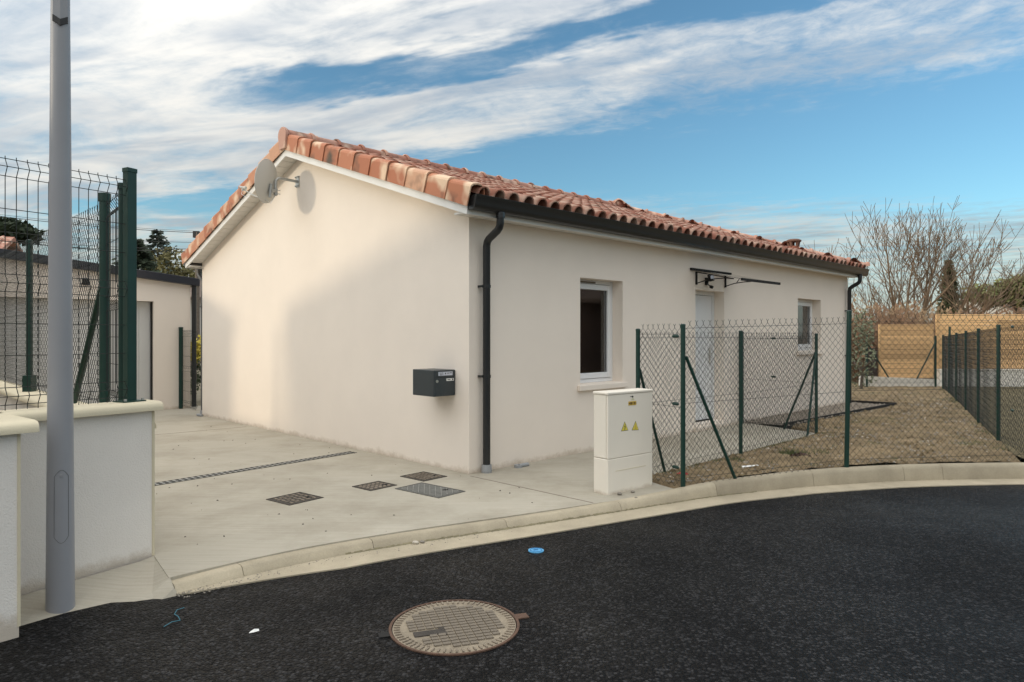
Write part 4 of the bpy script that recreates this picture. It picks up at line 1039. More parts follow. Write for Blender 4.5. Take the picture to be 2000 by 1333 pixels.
for k in range(90):
    a = rnd.uniform(0, 6.28); d = .11*rnd.random(); x, y, z = cx+math.cos(a)*d*1.3, cy+math.sin(a)*d*.7, gz(cx, cy)+.05*(1-d/.11)*rnd.random(); s_ = rnd.uniform(.012, .03)
    m_.add([(x-s_, y, z), (x+s_*.3, y-s_, z+s_*.2), (x+s_, y+s_*.5, z+s_*.6), (x, y, z+s_)], [(0,1,2),(0,2,3),(1,2,3)])
tag(m_.build('soil_clod', M['rust']), 'dark clump of dug up earth on the soil behind the fence', 'clod')

# utility cabinet
ca = math.atan2(.40, .485)
cab = empty('utility_cabinet', (.867, 6.21, 0), ca, 'beige electrical street cabinet with yellow warning stickers on the pavement', 'cabinet')
CW, CD = .625, .175
m_ = MB(); m_.box(-.001, CW+.001, -.004, CD, -.02, .3215); base_ = m_.build('plinth', M['cabinet'], cab, bevel=.006)
m_ = MB(); m_.box(.10, CW-.10, -.0065, -.0035, .205, .209); m_.build('groove', M['cap'], base_)
m_ = MB(); m_.box(0, CW, .022, CD, .326, .905); m_.build('housing', M['cabinet'], cab, bevel=.006)
m_ = MB(); m_.box(.0, CW, -.004, .018, .325, .905); door_c = m_.build('door', M['cabinet'], cab, bevel=.005)
m_ = MB(); m_.box(-.008, CW+.008, -.010, CD+.006, .907, .930); m_.build('lid', M['cabinet'], cab, bevel=.006)
m_ = MB(); m_.tube([(CW*.53, -.004, .875), (CW*.53, -.012, .875)], .008, 8); m_.box(CW*.53-.03, CW*.53-.01, -.0055, -.0035, .874, .879); m_.build('lock', M['black'], door_c)
m_ = MB(); m_.add([(CW*.53-.02, -.0055, .842), (CW*.53+.03, -.0055, .842), (CW*.53+.008, -.0055, .866)], [(0,1,2)]); m_.build('lock_sticker', mat('pale_sticker', (.62, .60, .40), .5), door_c)
m_ = MB(); m_.box(CW*.53-.055, CW*.53+.055, -.0065, -.0035, .795, .832); tg = m_.build('number_tag', M['tag'], door_c)
m_ = MB()
for x_ in (-.046, .046): m_.tube([(CW*.53+x_, -.0065, .8135), (CW*.53+x_, -.0105, .8135)], .0055, 6)
for x_ in (-.030, -.018, -.006, .018, .030): m_.box(CW*.53+x_-.0035, CW*.53+x_+.0035, -.0085, -.007, .803, .824)
m_.build('tag_numbers', M['rust'], tg)
def sticker(cx, cz, tilt, dark, kind_):
    s_ = .062
    def tri(sz, y): return [(cx-sz, y, cz-sz*.62), (cx+sz, y, cz-sz*.62), (cx, y, cz+sz*1.12)]
    rot = Matrix.Translation((cx, 0, cz)) @ Matrix.Rotation(tilt, 4, 'Y') @ Matrix.Translation((-cx, 0, -cz))
    a = MB(); a.v = tri(.050, -.0046) + tri(.050, -.0036); a.f = [(0,1,2),(5,4,3),(0,3,4,1),(1,4,5,2),(2,5,3,0)]; a.xf(rot); st_ = a.build('warning_sticker', M['ink'], door_c)
    a = MB(); a.v = tri(.043, -.0062) + tri(.043, -.0048); a.f = [(0,1,2),(5,4,3),(0,3,4,1),(1,4,5,2),(2,5,3,0)]; a.xf(rot); a.build('yellow_field', M['yellow'], st_)
    a = MB()
    if kind_ == 0:
        bolt = [(.004,.030),(-.010,.004),(.000,.004),(-.006,-.016),(-.010,-.012),(-.004,-.024),(.004,-.012),(.001,-.014),(.010,.010),(.001,.010),(.008,.030)]
        a.v = [(cx+x, -.0078, cz+z) for x, z in bolt]; a.f = [tuple(range(len(bolt)))]
    else:
        for x0_, x1_, z0_, z1_ in ((-.002,.002,.002,.028),(-.014,.014,-.002,.003),(-.010,.012,-.012,-.007),(-.006,.008,-.020,-.016)): a.box(cx+x0_, cx+x1_, -.0080, -.0066, cz+z0_, cz+z1_)
    a.xf(rot); a.build('symbol', M['ink'] if kind_ == 0 else M['tag'], st_)
sticker(.225, .595, 0, True, 0); sticker(.375, .588, R(4), True, 1)

# ================================================================== lamp post
lp = empty('street_lamp', (-2.508, 3.81, -.04), 0, 'tall tapered grey steel street lamp post beside the white boundary wall', 'street lamp')
m_ = MB(); m_.tube([(0,0,-.05),(0,0,.0),(0,0,3.3),(0,0,5.2)], [.070,.0695,.046,.034], 32); m_.build('pole', M['lampgrey'], lp, autosmooth=60)
m_ = MB(); rad = lambda z: .0695 - (.0695-.046)*z/3.3
pts = []
def onp(a, z, e=.0006): r_ = rad(z)+e; return Vector((r_*math.cos(a), r_*math.sin(a), z))
a0, a1_ = R(-82), R(-22); zlo, zhi = .385, .715; rr_ = .05; seq = []
for k in range(9): t_ = k/8; seq.append((a0+(a1_-a0)*t_, zhi + .035*math.sin(math.pi*t_)))
for k in range(5): seq.append((a1_, zhi-(zhi-zlo)*(k+.5)/5))
for k in range(9): t_ = 1-k/8; seq.append((a0+(a1_-a0)*t_, zlo - .035*math.sin(math.pi*t_)))
for k in range(5): seq.append((a0, zlo+(zhi-zlo)*(k+.5)/5))
seq.append(seq[0])
m_.tube([onp(a, z) for a, z in seq], .0010, 5, False); m_.build('hatch_seam', M['zinc'], lp)
m_ = MB(); a = R(-52); c = onp(a, .72, 0); nrm = Vector((math.cos(a), math.sin(a), 0)); m_.tube([c, c+nrm*.003], .008, 12); m_.build('hatch_lock', M['lampgrey'], lp)
m_ = MB(); a = R(-58); r_ = rad(3.2); q = Vector((math.cos(a), math.sin(a), 0)); tq = Vector((-math.sin(a), math.cos(a), 0))
s_ = q*(r_+.004)
for sgn in (-1, 1):
    e = [s_-tq*0, s_+tq*.034*sgn-q*.012]
    for base_z in ((3.20, 3.32),):
        m_.add([tuple(e[0]+Vector((0,0,3.22))), tuple(e[1]+Vector((0,0,3.25))), tuple(e[1]+Vector((0,0,5.0))), tuple(e[0]+Vector((0,0,5.0))), tuple(e[0]-q*.03+Vector((0,0,3.22))), tuple(e[1]-q*.03+Vector((0,0,3.25))), tuple(e[1]-q*.03+Vector((0,0,5.0))), tuple(e[0]-q*.03+Vector((0,0,5.0)))], [(0,1,2,3),(7,6,5,4),(0,4,5,1),(1,5,6,2),(2,6,7,3),(3,7,4,0)])
m_.build('cable_cover', M['lampgrey'], lp)
m_ = MB()
for sgn in (-1, 1):
    e0 = s_+q*.006+Vector((0,0,3.19)); e1 = s_+tq*.036*sgn-q*.008+Vector((0,0,3.215))
    m_.add([tuple(e0), tuple(e1), tuple(e1+Vector((0,0,.035))), tuple(e0+Vector((0,0,.035))), tuple(e0-q*.03), tuple(e1-q*.03), tuple(e1-q*.03+Vector((0,0,.035))), tuple(e0-q*.03+Vector((0,0,.035)))], [(0,1,2,3),(7,6,5,4),(0,4,5,1),(1,5,6,2),(2,6,7,3),(3,7,4,0)])
m_.build('clamp', M['ink'], lp)
m_ = MB(); m_.tube([(0,0,5.15),(.25,-.35,5.3)], [.03,.03], 12); m_.box(.15, .35, -.65, -.3, 5.26, 5.34); m_.build('lamp_head', M['lampgrey'], lp)

# ================================================================== boundary walls at left
def coping(poly_a, poly_b, wd, z, name, parent, th_=.055, segs=4, gap=.006):
    # rounded stone coping between two points (centre line)
    a = Vector(poly_a); b = Vector(poly_b); d = (b-a); ln = d.length; d.normalize(); n_ = Vector((-d.y, d.x)); h = wd/2
    prof = [(-h, z), (-h-.0, z+.018), (-h+.006, z+.038), (-h+.022, z+.051), (-h+.06, z+.057), (h-.06, z+.057), (h-.022, z+.051), (h-.006, z+.038), (h, z+.018), (h, z)]
    for k in range(segs):
        p0 = a + d*(ln*k/segs+gap/2); p1 = a + d*(ln*(k+1)/segs-gap/2); m_ = MB(); n = len(prof)
        for p in (p0, p1):
            for o_, zz in prof: m_.v.append((p.x+n_.x*o_, p.y+n_.y*o_, zz))
        for q in range(n): m_.f.append((q, (q+1) % n, n+(q+1) % n, n+q))
        m_.f += [tuple(range(n-1, -1, -1)), tuple(range(n, 2*n))]
        m_.build(name, M['cap'], parent, autosmooth=35)
PW = Vector((-W1D.y, W1D.x))        # normal of the street wall
if PW.y < 0: PW = -PW
wa = empty('boundary_wall', (0, 0, 0), 0, 'low rendered boundary wall with cream coping carrying the green mesh panel', 'wall')
P0 = W1A; P1 = W1A + W1D*2.2; T = .20
m_ = MB(); m_.prism([tuple(P0), tuple(P0+PW*T), tuple(P1+PW*T), tuple(P1)], -.25, .955); m_.build('wall', M['stucco_wall'], wa)
m_ = MB(); c = P0; m_.prism([tuple(c-PW*.004+W1D*.012), tuple(c-PW*.004-W1D*.004), tuple(c+PW*.012-W1D*.004), tuple(c+PW*.012+W1D*.012)], -.02, .95); m_.build('corner_bead', M['cap'], wa)
cm = P0 + PW*T/2; coping(tuple(cm-W1D*.045), tuple(cm+W1D*2.2), .29, .957, 'coping_stone', wa, segs=4)
wb = empty('boundary_wall', (0, 0, 0), 0, 'rendered wall block with cream coping jutting forward at the left edge', 'wall')
A2 = Vector((-2.49, 3.465)); D2 = Vector((-.62, -.785)).normalized(); N2 = HV
m_ = MB(); m_.prism([tuple(A2), tuple(A2+N2*.62), tuple(A2+N2*.62+D2*1.6), tuple(A2+D2*1.6)], -.25, .955); m_.build('wall', M['stucco_wall'], wb)
m_ = MB(); m_.prism([(A2.x-.002, A2.y-.008), (A2.x+.007, A2.y+.002), (A2.x-.004, A2.y+.012), (A2.x-.012, A2.y+.002)], -.02, .95); m_.build('corner_bead', M['cap'], wb)
c2 = A2 + N2*.31; coping(tuple(c2-D2*.04), tuple(c2+D2*1.6), .70, .957, 'coping_stone', wb, segs=2)
wc = empty('boundary_wall', (0, 0, 0), 0, 'lower rendered wall running back behind the mesh panel along the drive', 'wall')
Q0 = Vector((-2.43, 4.61)); Q1 = Q0 + HV*8.0
m_ = MB(); m_.prism([tuple(Q0), tuple(Q1), tuple(Q1-HU*.2), tuple(Q0-HU*.2)], -.25, .815); m_.build('wall', M['stucco_wall'], wc)
cq = Q0 - HU*.1; coping(tuple(cq+HV*.02), tuple(cq+HV*8), .29, .817, 'coping_stone', wc, segs=8)

# ------------------------------------------------------------------ rigid mesh fence
def rigid_panel(a, b, z0, h, name, parent, folds=(0, .67, 1.35), pitch=.055, r=.0024, sgn=1, spikes=.03):
    a = Vector(a); b = Vector(b); d = b-a; ln = d.length; d.normalize(); n_ = Vector((-d.y, d.x))*sgn
    m_ = MB(); hor = []
    fo = [z0+f*h/1.5 for f in folds]
    def off(z):
        for f in fo:
            if f-.001 <= z-.03 <= f+.101: return .035 if abs(z-.03-f-.05) < .001 else 0
        return 0
    zl = []
    for f in fo: zl += [(f+.03, 0), (f+.08, .032), (f+.13, 0)]
    top = z0+h
    pts = [(z0, 0)] + zl + [(top, 0)]
    pts = sorted(set(pts))
    nv = int(ln/pitch)
    for k in range(nv+1):
        p = a + d*(k*ln/nv); m_.tube([(p.x+n_.x*o_, p.y+n_.y*o_, z) for z, o_ in pts], r, 5, False)
    for z, o_ in zl: hor.append((z, o_))
    for f0, f1 in zip(fo[:-1], fo[1:]):
        for t in (1/3, 2/3): hor.append((f0+.13 + (f1+.03-f0-.13)*t, 0))
    for z, o_ in hor:
        e = n_*(o_+.004); m_.tube([(a.x+e.x, a.y+e.y, z), (b.x+e.x, b.y+e.y, z)], r, 5, False)
    o = m_.build(name, M['wire'], parent); o['kind'] = 'stuff'; return o
def sq_post(x, y, z0, z1, s_, ang, parent, plate=True, name='post'):
    m_ = MB(); h = s_/2; m_.box(-h, h, -h*.8, h*.8, z0, z1); m_.box(-h-.003, h+.003, -h*.8-.003, h*.8+.003, z1-.02, z1+.008)
    for k in (-1, 1): m_.box(k*h*.5-.004, k*h*.5+.004, -h*.8-.004, -h*.8, z0, z1-.02)
    m_.xf(Matrix.Translation((x, y, 0)) @ Matrix.Rotation(ang, 4, 'Z')); o = m_.build(name, M['green'], parent, bevel=.003)
    if plate:
        q = MB(); q.box(-.075, .075, -.06, .06, z0-.001, z0+.008)
        q.xf(Matrix.Translation((x, y, 0)) @ Matrix.Rotation(ang, 4, 'Z')); q.build('base_plate', M['green'], o)
        for a_, b_ in ((-.06, -.045), (.06, -.045), (-.06, .045), (.06, .045)):
            q = MB(); q.tube([(a_, b_, z0+.008), (a_, b_, z0+.022)], .009, 6)
            q.xf(Matrix.Translation((x, y, 0)) @ Matrix.Rotation(ang, 4, 'Z')); q.build('bolt', M['galv'], o)
    return o
fr_ = empty('mesh_fence', (0, 0, 0), 0, 'dark green rigid mesh panel fence on top of the low boundary wall', 'fence')
F0 = P0 + PW*.11 + W1D*.10; F1 = F0 + W1D*2.3
wang = math.atan2(W1D.y, W1D.x)
rigid_panel(tuple(F0+W1D*.03), tuple(F1), 1.018, 1.46, 'wire_panel', fr_)
sq_post(F0.x, F0.y, 1.014, 2.535, .064, wang+R(8), fr_)
m_ = MB(); c = F0+HV*.11-HU*.015; m_.tube([(c.x, c.y, 1.0), (c.x, c.y, 2.43)], .024, 12); m_.tube([(c.x, c.y, 2.42), (c.x, c.y, 2.46)], .030, 12); m_.build('end_post', M['green'], fr_)
RP = Q0 - HU*.10 + HV*.70
rigid_panel(tuple(F0+HV*.13-HU*.02), tuple(RP), .93, 1.49, 'wire_panel', fr_, sgn=-1)
m_ = MB(); m_.tube([(RP.x, RP.y, .87), (RP.x, RP.y, 2.46)], .036, 16); m_.tube([(RP.x, RP.y, 2.43), (RP.x, RP.y, 2.49)], .042, 16); m_.build('round_post', M['green'], fr_, autosmooth=40)

# ------------------------------------------------------------------ chain link
def chain_link(a, b, za, zb, h, name, parent, w_=.0375, r=.0021, tips=True, lines=(.04, .5, .96), sides=3, hk=1.0):
    a = Vector(a); b = Vector(b); d = b-a; ln = d.length; d.normalize(); n_ = Vector((-d.y, d.x)); m_ = MB()
    hh = w_*hk; nz = int(h/hh); nc = int(ln/w_)
    rj = random.Random(int(ln*1000))
    for k in range(nc):
        pts = []
        for i in range(nz+1):
            s_ = k*w_ + (w_ if (i+k) % 2 else 0); p = a + d*s_; zg = za+(zb-za)*s_/ln
            o_ = .0022 if (i+k) % 2 else -.0022
            sag = .006*mathutils.noise.noise(Vector((s_*2, i*hh*2, ln)))
            pts.append((p.x+n_.x*(o_+sag), p.y+n_.y*(o_+sag), zg+i*hh))
        m_.tube(pts, r, sides, False)
        if tips and (nz+k) % 2:
            s_ = (k+1)*w_; p = a + d*s_; zt = za+(zb-za)*s_/ln+nz*hh
            base = Vector((p.x, p.y, zt)); t1 = base+Vector((0, 0, .018)); m_.tube([base, t1], r*1.5, sides, False)
            for sg in (-1, 1):
                e = t1 + Vector((d.x*.016*sg, d.y*.016*sg, .022+rj.uniform(-.004,.004))); m_.tube([t1, e], r, sides, False)
    o = m_.build(name, M['wire'], parent); o['kind'] = 'stuff'
    for f in lines:
        q = MB(); q.tube([(a.x, a.y, za+h*f), (b.x, b.y, zb+h*f)], .0019, 4, False); q.build('tension_wire', M['wire'], parent)
    return o
def rpost(x, y, z0, z1, parent, r=.0225, lean=(0, 0), name='post'):
    m_ = MB(); m_.tube([(x, y, z0-.1), (x+lean[0], y+lean[1], z1-.015)], r, 14); m_.tube([(x+lean[0], y+lean[1], z1-.02), (x+lean[0], y+lean[1], z1), (x+lean[0], y+lean[1], z1+.006)], [r*1.08, r*1.08, r*.6], 14)
    return m_.build(name, M['green'], parent, autosmooth=50)
def brace(p, q, parent, r=.016):
    m_ = MB(); m_.tube([p, q], r, 10); return m_.build('brace', M['green'], parent, autosmooth=50)
def tensioner(p, d, parent):
    d = Vector(d).normalized(); p = Vector(p); m_ = MB(); m_.tube([p-d*.045, p-d*.025, p+d*.025, p+d*.05], [.006, .016, .016, .005], 8); return m_.build('tensioner', M['green'], parent)
cl = empty('chain_link_fence', (0, 0, 0), 0, 'green chain link fence along the kerb in front of the bare garden', 'fence')
p1333 = (1.60, 6.42); p1661 = (3.46, 7.10); pcor = (5.66, 7.42)
rpost(*p1333, .0, 1.55, cl, .0225); rpost(*p1661, .09, 1.70, cl, .024, (.03, .0)); rpost(*pcor, .09, 1.68, cl, .024)
for f in (0,): brace((p1333[0]+.03, p1333[1]+.01, 1.25), (2.16, 6.64, .06), cl)
chain_link(p1333, p1661, .045, .10, 1.53, 'wire_mesh', cl); chain_link(p1661, pcor, .10, .10, 1.55, 'wire_mesh', cl)
p1247 = (1.28, 6.97)
for z in (1.44, .80, .20): tensioner((1.55, 6.50, z), (-.32, .55, 0), cl)
chain_link(p1247, p1333, .02, .02, 1.50, 'wire_mesh', cl)
c2_ = empty('chain_link_fence', (0, 0, 0), 0, 'green chain link fence between the concrete walkway and the garden soil', 'fence')
p1445 = (2.76, 8.28); p1594 = (4.48, 10.10); p1440 = H2W(5.85, -.06)
rpost(*p1247, .0, 1.51, c2_); rpost(*p1445, .0, 1.50, c2_); rpost(*p1594, .0, 1.47, c2_); rpost(p1440[0], p1440[1], .0, 1.5, c2_, .024)
brace((p1247[0]+.02, p1247[1]+.02, 1.10), (1.62, 7.27, .0), c2_, .015)
dv_ = (Vector(p1445)-Vector(p1594)).normalized(); brace((p1594[0], p1594[1], 1.25), (p1594[0]+dv_.x*.36, p1594[1]+dv_.y*.36, .0), c2_)
dw_ = (Vector(p1440)-Vector(p1594)).normalized(); brace((p1594[0], p1594[1], 1.22), (p1594[0]+dw_.x*.55, p1594[1]+dw_.y*.55, .0), c2_)
chain_link(p1247, p1445, .02, .02, 1.46, 'wire_mesh', c2_); chain_link(p1445, p1594, .02, .02, 1.44, 'wire_mesh', c2_); chain_link(p1594, p1440, .02, .02, 1.44, 'wire_mesh', c2_)
for z in (1.40, .80): q = Vector(p1594).lerp(Vector(p1440), .55); tensioner((q.x, q.y, z), (dw_.x, dw_.y, 0), c2_)
c3 = empty('chain_link_fence', (0, 0, 0), 0, 'long green chain link fence running back along the right side of the garden', 'fence')
pr = [pcor] + [(6.31, 8.9), (7.50, 11.03), (8.70, 13.15), (9.91, 15.3), (11.09, 17.4), (12.25, 19.5)]
zg_ = lambda p: .095-.0125*(p[1]-7)
for q in pr[1:]: rpost(q[0], q[1], zg_(q), zg_(q)+1.51, c3, .0235)
for q0, q1 in zip(pr[:-1], pr[1:]): chain_link(q0, q1, zg_(q0)+.015, zg_(q1)+.015, 1.47, 'wire_mesh', c3, tips=False, r=.0020)
brace((pcor[0], pcor[1], 1.3), (5.95, 7.93, .08), c3, .018)
tensioner((5.98, 8.2, 1.55), (.49, .87, 0), c3); tensioner((5.98, 8.2, .55), (.49, .87, 0), c3)
c4 = empty('chain_link_fence', (0, 0, 0), 0, 'distant chain link fence with slanting braces on the white low wall', 'fence')
rpost(10.50, 20.3, -.08, 1.44, c4, .03); rpost(12.52, 20.28, -.08, 1.43, c4, .03); rpost(12.95, 20.3, -.08, 1.70, c4, .03)
brace((12.5, 20.24, 1.25), (11.93, 20.22, .16), c4, .02); brace((10.52, 20.24, 1.15), (11.1, 20.22, .2), c4, .02)
chain_link((10.5, 20.3), (12.52, 20.28), .0, .0, 1.40, 'wire_mesh', c4, tips=False, r=.0022)
c5 = empty('chain_link_fence', (0, 0, 0), 0, 'green chain link fence on the lower wall behind the mesh panel', 'fence')
cl0 = Q0 - HU*.10
p58 = cl0 + HV*3.47; p00 = cl0 + HV*6.6
for q, zt in ((p58, 2.42), (p00, 2.42)):
    rpost(q.x, q.y, .97, zt, c5, .03)
    m_ = MB(); m_.box(q.x-.045, q.x+.045, q.y-.045, q.y+.045, .872, 1.04); m_.build('post_shoe', M['green'], c5, bevel=.004)
chain_link(tuple(RP), tuple(p58), .90, .90, 1.52, 'wire_mesh', c5, w_=.034); chain_link(tuple(p58), tuple(p00), .90, .90, 1.52, 'wire_mesh', c5, w_=.034)
bq = RP + HV*.90; brace((RP.x, RP.y, 1.88), (bq.x, bq.y, .9), c5, .024)

# side gate beside the house
gt = empty('side_gate_fence', (0, 0, 0), 0, 'short green mesh panel and post closing the gap beside the house', 'fence')
ga = Vector((-6.53, 13.53)); gb_ = Vector((-5.86, 12.72))
sq_post(ga.x, ga.y, .0, 1.60, .075, R(-50), gt, False); rigid_panel(tuple(ga), tuple(gb_), .05, 1.50, 'wire_panel', gt, r=.0022)

# ================================================================== garage at the end of the drive
gx = empty('garage', (-6.42, 13.70, 0), HA, 'cream garage with dark roof edge and white ribbed door at the end of the drive', 'garage')
gzt = lambda x: 2.44 - .10*x
dx0, dx1, dzt = -3.10, -.68, 2.10
m_ = MB()
m_.add([(-5.9,0,-.2),(dx0,0,-.2),(dx0,0,gzt(dx0)),(-5.9,0,gzt(-5.9))], [(0,1,2,3)]); m_.add([(dx1,0,-.2),(0,0,-.2),(0,0,gzt(0)),(dx1,0,gzt(dx1))], [(0,1,2,3)])
m_.add([(dx0,0,dzt),(dx1,0,dzt),(dx1,0,gzt(dx1)),(dx0,0,gzt(dx0))], [(0,1,2,3)])
m_.add([(0,0,-.2),(0,5,-.2),(0,5,gzt(0)),(0,0,gzt(0))], [(0,1,2,3)]); m_.add([(-5.9,0,-.2),(-5.9,0,gzt(-5.9)),(-5.9,5,gzt(-5.9)),(-5.9,5,-.2)], [(0,1,2,3)]); m_.add([(-5.9,5,-.2),(0,5,-.2),(0,5,gzt(0)),(-5.9,5,gzt(-5.9))], [(0,1,2,3)])
for x in (dx0, dx1): m_.quad((x,0,-.2),(x,.20,-.2),(x,.20,dzt),(x,0,dzt))
m_.quad((dx0,0,dzt),(dx1,0,dzt),(dx1,.2,dzt),(dx0,.2,dzt))
m_.build('wall', M['stucco'], gx)
m_ = MB(); x0_, x1_ = -6.05, .14
for ya, yb_ in ((-.12, 5.12),):
    m_.add([(x0_,ya,gzt(x0_)+.001),(x1_,ya,gzt(x1_)+.001),(x1_,yb_,gzt(x1_)+.001),(x0_,yb_,gzt(x0_)+.001),(x0_,ya,gzt(x0_)+.15),(x1_,ya,gzt(x1_)+.15),(x1_,yb_,gzt(x1_)+.15),(x0_,yb_,gzt(x0_)+.15)], [(0,3,2,1),(4,5,6,7),(0,1,5,4),(1,2,6,5),(2,3,7,6),(3,0,4,7)])
m_.build('roof', mat('roof_edge_metal', (.022, .025, .034), .35, .05), gx, bevel=.006)
m_ = MB(); m_.box(dx0+.002, dx1-.012, .165, .19, -.02, dzt-.004); gd = m_.build('garage_door', M['garagedoor'], gx)
npan = 12
for k in range(npan):
    a = dx0+.01 + (dx1-dx0-.03)*k/npan; b = dx0+.01 + (dx1-dx0-.03)*(k+1)/npan; q = MB(); q.box(a+.006, b-.006, .155, .166, .01, dzt-.012); q.build('door_panel', M['garagedoor'], gd, bevel=.003)
q = MB(); q.box(-1.90, -1.78, .14, .156, .88, .94); q.build('door_handle', M['black'], gd)
q = MB(); q.box(dx1-.010, dx1-.001, .06, .164, 0, dzt-.004); q.build('jamb_seal', M['black'], gx)
q = MB(); q.tube([(.06,-.02,2.44),(.06,-.02,.02)], .045, 12); q.build('downpipe', M['anth'], gx, autosmooth=50)
p = Vector((-6.42, 13.70)) - HU*1.83; wlm = empty('wall_lamp', (p.x, p.y, 2.42), HA, 'small black wall lamp above the garage door', 'lamp')
q = MB(); q.box(-.05, .05, -.02, -.001, -.06, .06); q.build('back_plate', M['black'], wlm)
q = MB(); q.tube([(0,-.09,-.07),(0,-.09,.05)], .05, 12); q.tube([(0,-.02,.0),(0,-.06,.0)], .015, 8); q.build('lantern', M['black'], wlm, autosmooth=50)

# ================================================================== back of the garden
ww = empty('white_low_wall', (0, 0, 0), 0, 'low white rendered wall across the back of the garden', 'wall')
m_ = MB(); m_.add([(10.42,20.42,-.3),(12.72,20.42,-.3),(12.72,20.42,.125),(10.42,20.42,.225),(10.42,20.62,-.3),(12.72,20.62,-.3),(12.72,20.62,.125),(10.42,20.62,.225)], [(0,1,2,3),(7,6,5,4),(0,4,5,1),(1,5,6,2),(2,6,7,3),(3,7,4,0)]); m_.build('wall', M['whitewall'], ww)
m_ = MB(); m_.box(12.722, 24, 20.40, 20.62, -.3, .40); m_.build('wall', M['whitewall'], ww)
m_ = MB(); m_.box(12.70, 24, 20.38, 20.64, .401, .43); m_.build('coping', M['whitewall'], ww)
def board_fence(x0, x1, y, z0, z1, n, name, label, material, post=True):
    e_ = empty(name, (0, 0, 0), 0, label, 'fence'); hgt = (z1-z0)/n; rb = random.Random(int(x0*10))
    bx = MB(); bx.box(0, 1, -.011, .011, 0, hgt-.007); 
    xs_ = [x0]
    while xs_[-1] < x1-.2: xs_.append(min(xs_[-1]+1.78, x1))
    for a, b in zip(xs_[:-1], xs_[1:]):
        q = MB(); q.box(a+.006, b-.006, -.011, .011, 0, hgt-.014); me_ = q.mesh('plank', material)
        for k in range(n):
            inst(me_, 'plank', e_, Matrix.Translation((0, y+rb.uniform(-.004,.004), z0+k*hgt)) @ Matrix.Rotation(rb.uniform(-.05, .05), 4, 'X'))
        for xx in (a+.02, a+(b-a)/2, b-.06):
            q = MB(); q.box(xx, xx+.045, y+.014, y+.05, z0, z1-.01); q.build('batten', material, e_)
    q = MB(); q.box(x0, x1, y-.02, y+.05, z1+.001, z1+.03); q.build('top_rail', material, e_)
    if post:
        q = MB(); q.box(x0-.05, x0-.002, y-.03, y+.05, z0-.1, z1+.03); q.build('post', material, e_)
    return e_
board_fence(11.12, 12.72, 20.70, .16, 1.74, 11, 'board_fence', 'lower honey coloured board fence panel at the back of the garden', M['woodA'])
board_fence(12.86, 22.0, 20.72, .44, 2.05, 11, 'board_fence', 'taller long honey coloured board fence beyond the right chain link fence', M['woodA'])
board_fence(10.66, 11.04, 20.72, .22, 1.02, 6, 'board_fence', 'dark brown slatted fence panel left of the honey coloured boards', M['wooddark'], False)

# ================================================================== vegetation
def leaf_cloud(m_, c, rx, ry, rz, n, size, rnd, shell=.5, droop=0):
    for _ in range(n):
        while True:
            x, y, z = rnd.uniform(-1,1), rnd.uniform(-1,1), rnd.uniform(-1,1); q = x*x+y*y+z*z
            if shell*shell < q < 1: break
        p = Vector((c[0]+x*rx, c[1]+y*ry, c[2]+z*rz)); d = Vector((rnd.uniform(-1,1), rnd.uniform(-1,1), rnd.uniform(-1,1)-droop)).normalized(); e = d.orthogonal().normalized()*rnd.uniform(.3,.6); s_ = size*rnd.uniform(.6, 1.4)
        m_.add([tuple(p), tuple(p+(d*.5+e)*s_), tuple(p+d*s_*1.2), tuple(p+(d*.5-e)*s_)], [(0,1,2,3)])
def branch_tree(m_, start, dirv, length, rad, depth, rnd, spread=.6, up=.12, kids=(2, 4), minr=.004, sides=5):
    pts = [Vector(start)]; d = Vector(dirv).normalized(); n = 4 if depth > 1 else 3; rs = [rad]
    for i in range(n):
        d = (d + Vector((rnd.uniform(-1,1), rnd.uniform(-1,1), rnd.uniform(-.6,1)))*.16 + Vector((0,0,up*.3))).normalized()
        pts.append(pts[-1] + d*length/n); rs.append(max(minr, rad*(1-.5*(i+1)/n)))
    m_.tube(pts, rs, sides if rad > .02 else 3, False)
    if depth <= 0: return
    for k in range(rnd.randint(*kids)):
        i = rnd.randint(1, n); t = pts[i]
        a = Vector((rnd.uniform(-1,1), rnd.uniform(-1,1), rnd.uniform(-.3,1))).normalized()
        branch_tree(m_, t, (d*(1-spread) + a*spread + Vector((0,0,up))), length*rnd.uniform(.55,.8), rs[i]*rnd.uniform(.5,.75), depth-1, rnd, spread, up, kids, minr, sides)
    branch_tree(m_, pts[-1], d, length*.7, rs[-1], depth-1, rnd, spread, up, kids, minr, sides)
bt = empty('bare_tree', (15.0, 26, -.2), 0, 'wide spreading leafless tree behind the board fence', 'tree')
rnd = random.Random(21); m_ = MB()
m_.tube([(0,0,0),(.05,0,.5),(0,0,.9)], [.16,.13,.12], 8)
m_.build('trunk', M['bark'], bt)
m_ = MB()
for ax_, ay_, az_, ln in ((-.9,.1,.75,2.0),(-.55,-.2,1,2.1),(-.15,.2,1.1,2.1),(.2,-.1,1.1,2.1),(.55,.1,1,2.2),(.95,0,.75,2.2),(1.2,-.2,.5,1.9),(-1.2,.2,.45,1.9)):
    branch_tree(m_, (0,0,.7+rnd.uniform(-.2,.2)), (ax_, ay_, az_), ln*1.08, .10, 4, rnd, .55, .12, (2, 4), .0085)
m_.build('crown', M['tanbark'], bt)
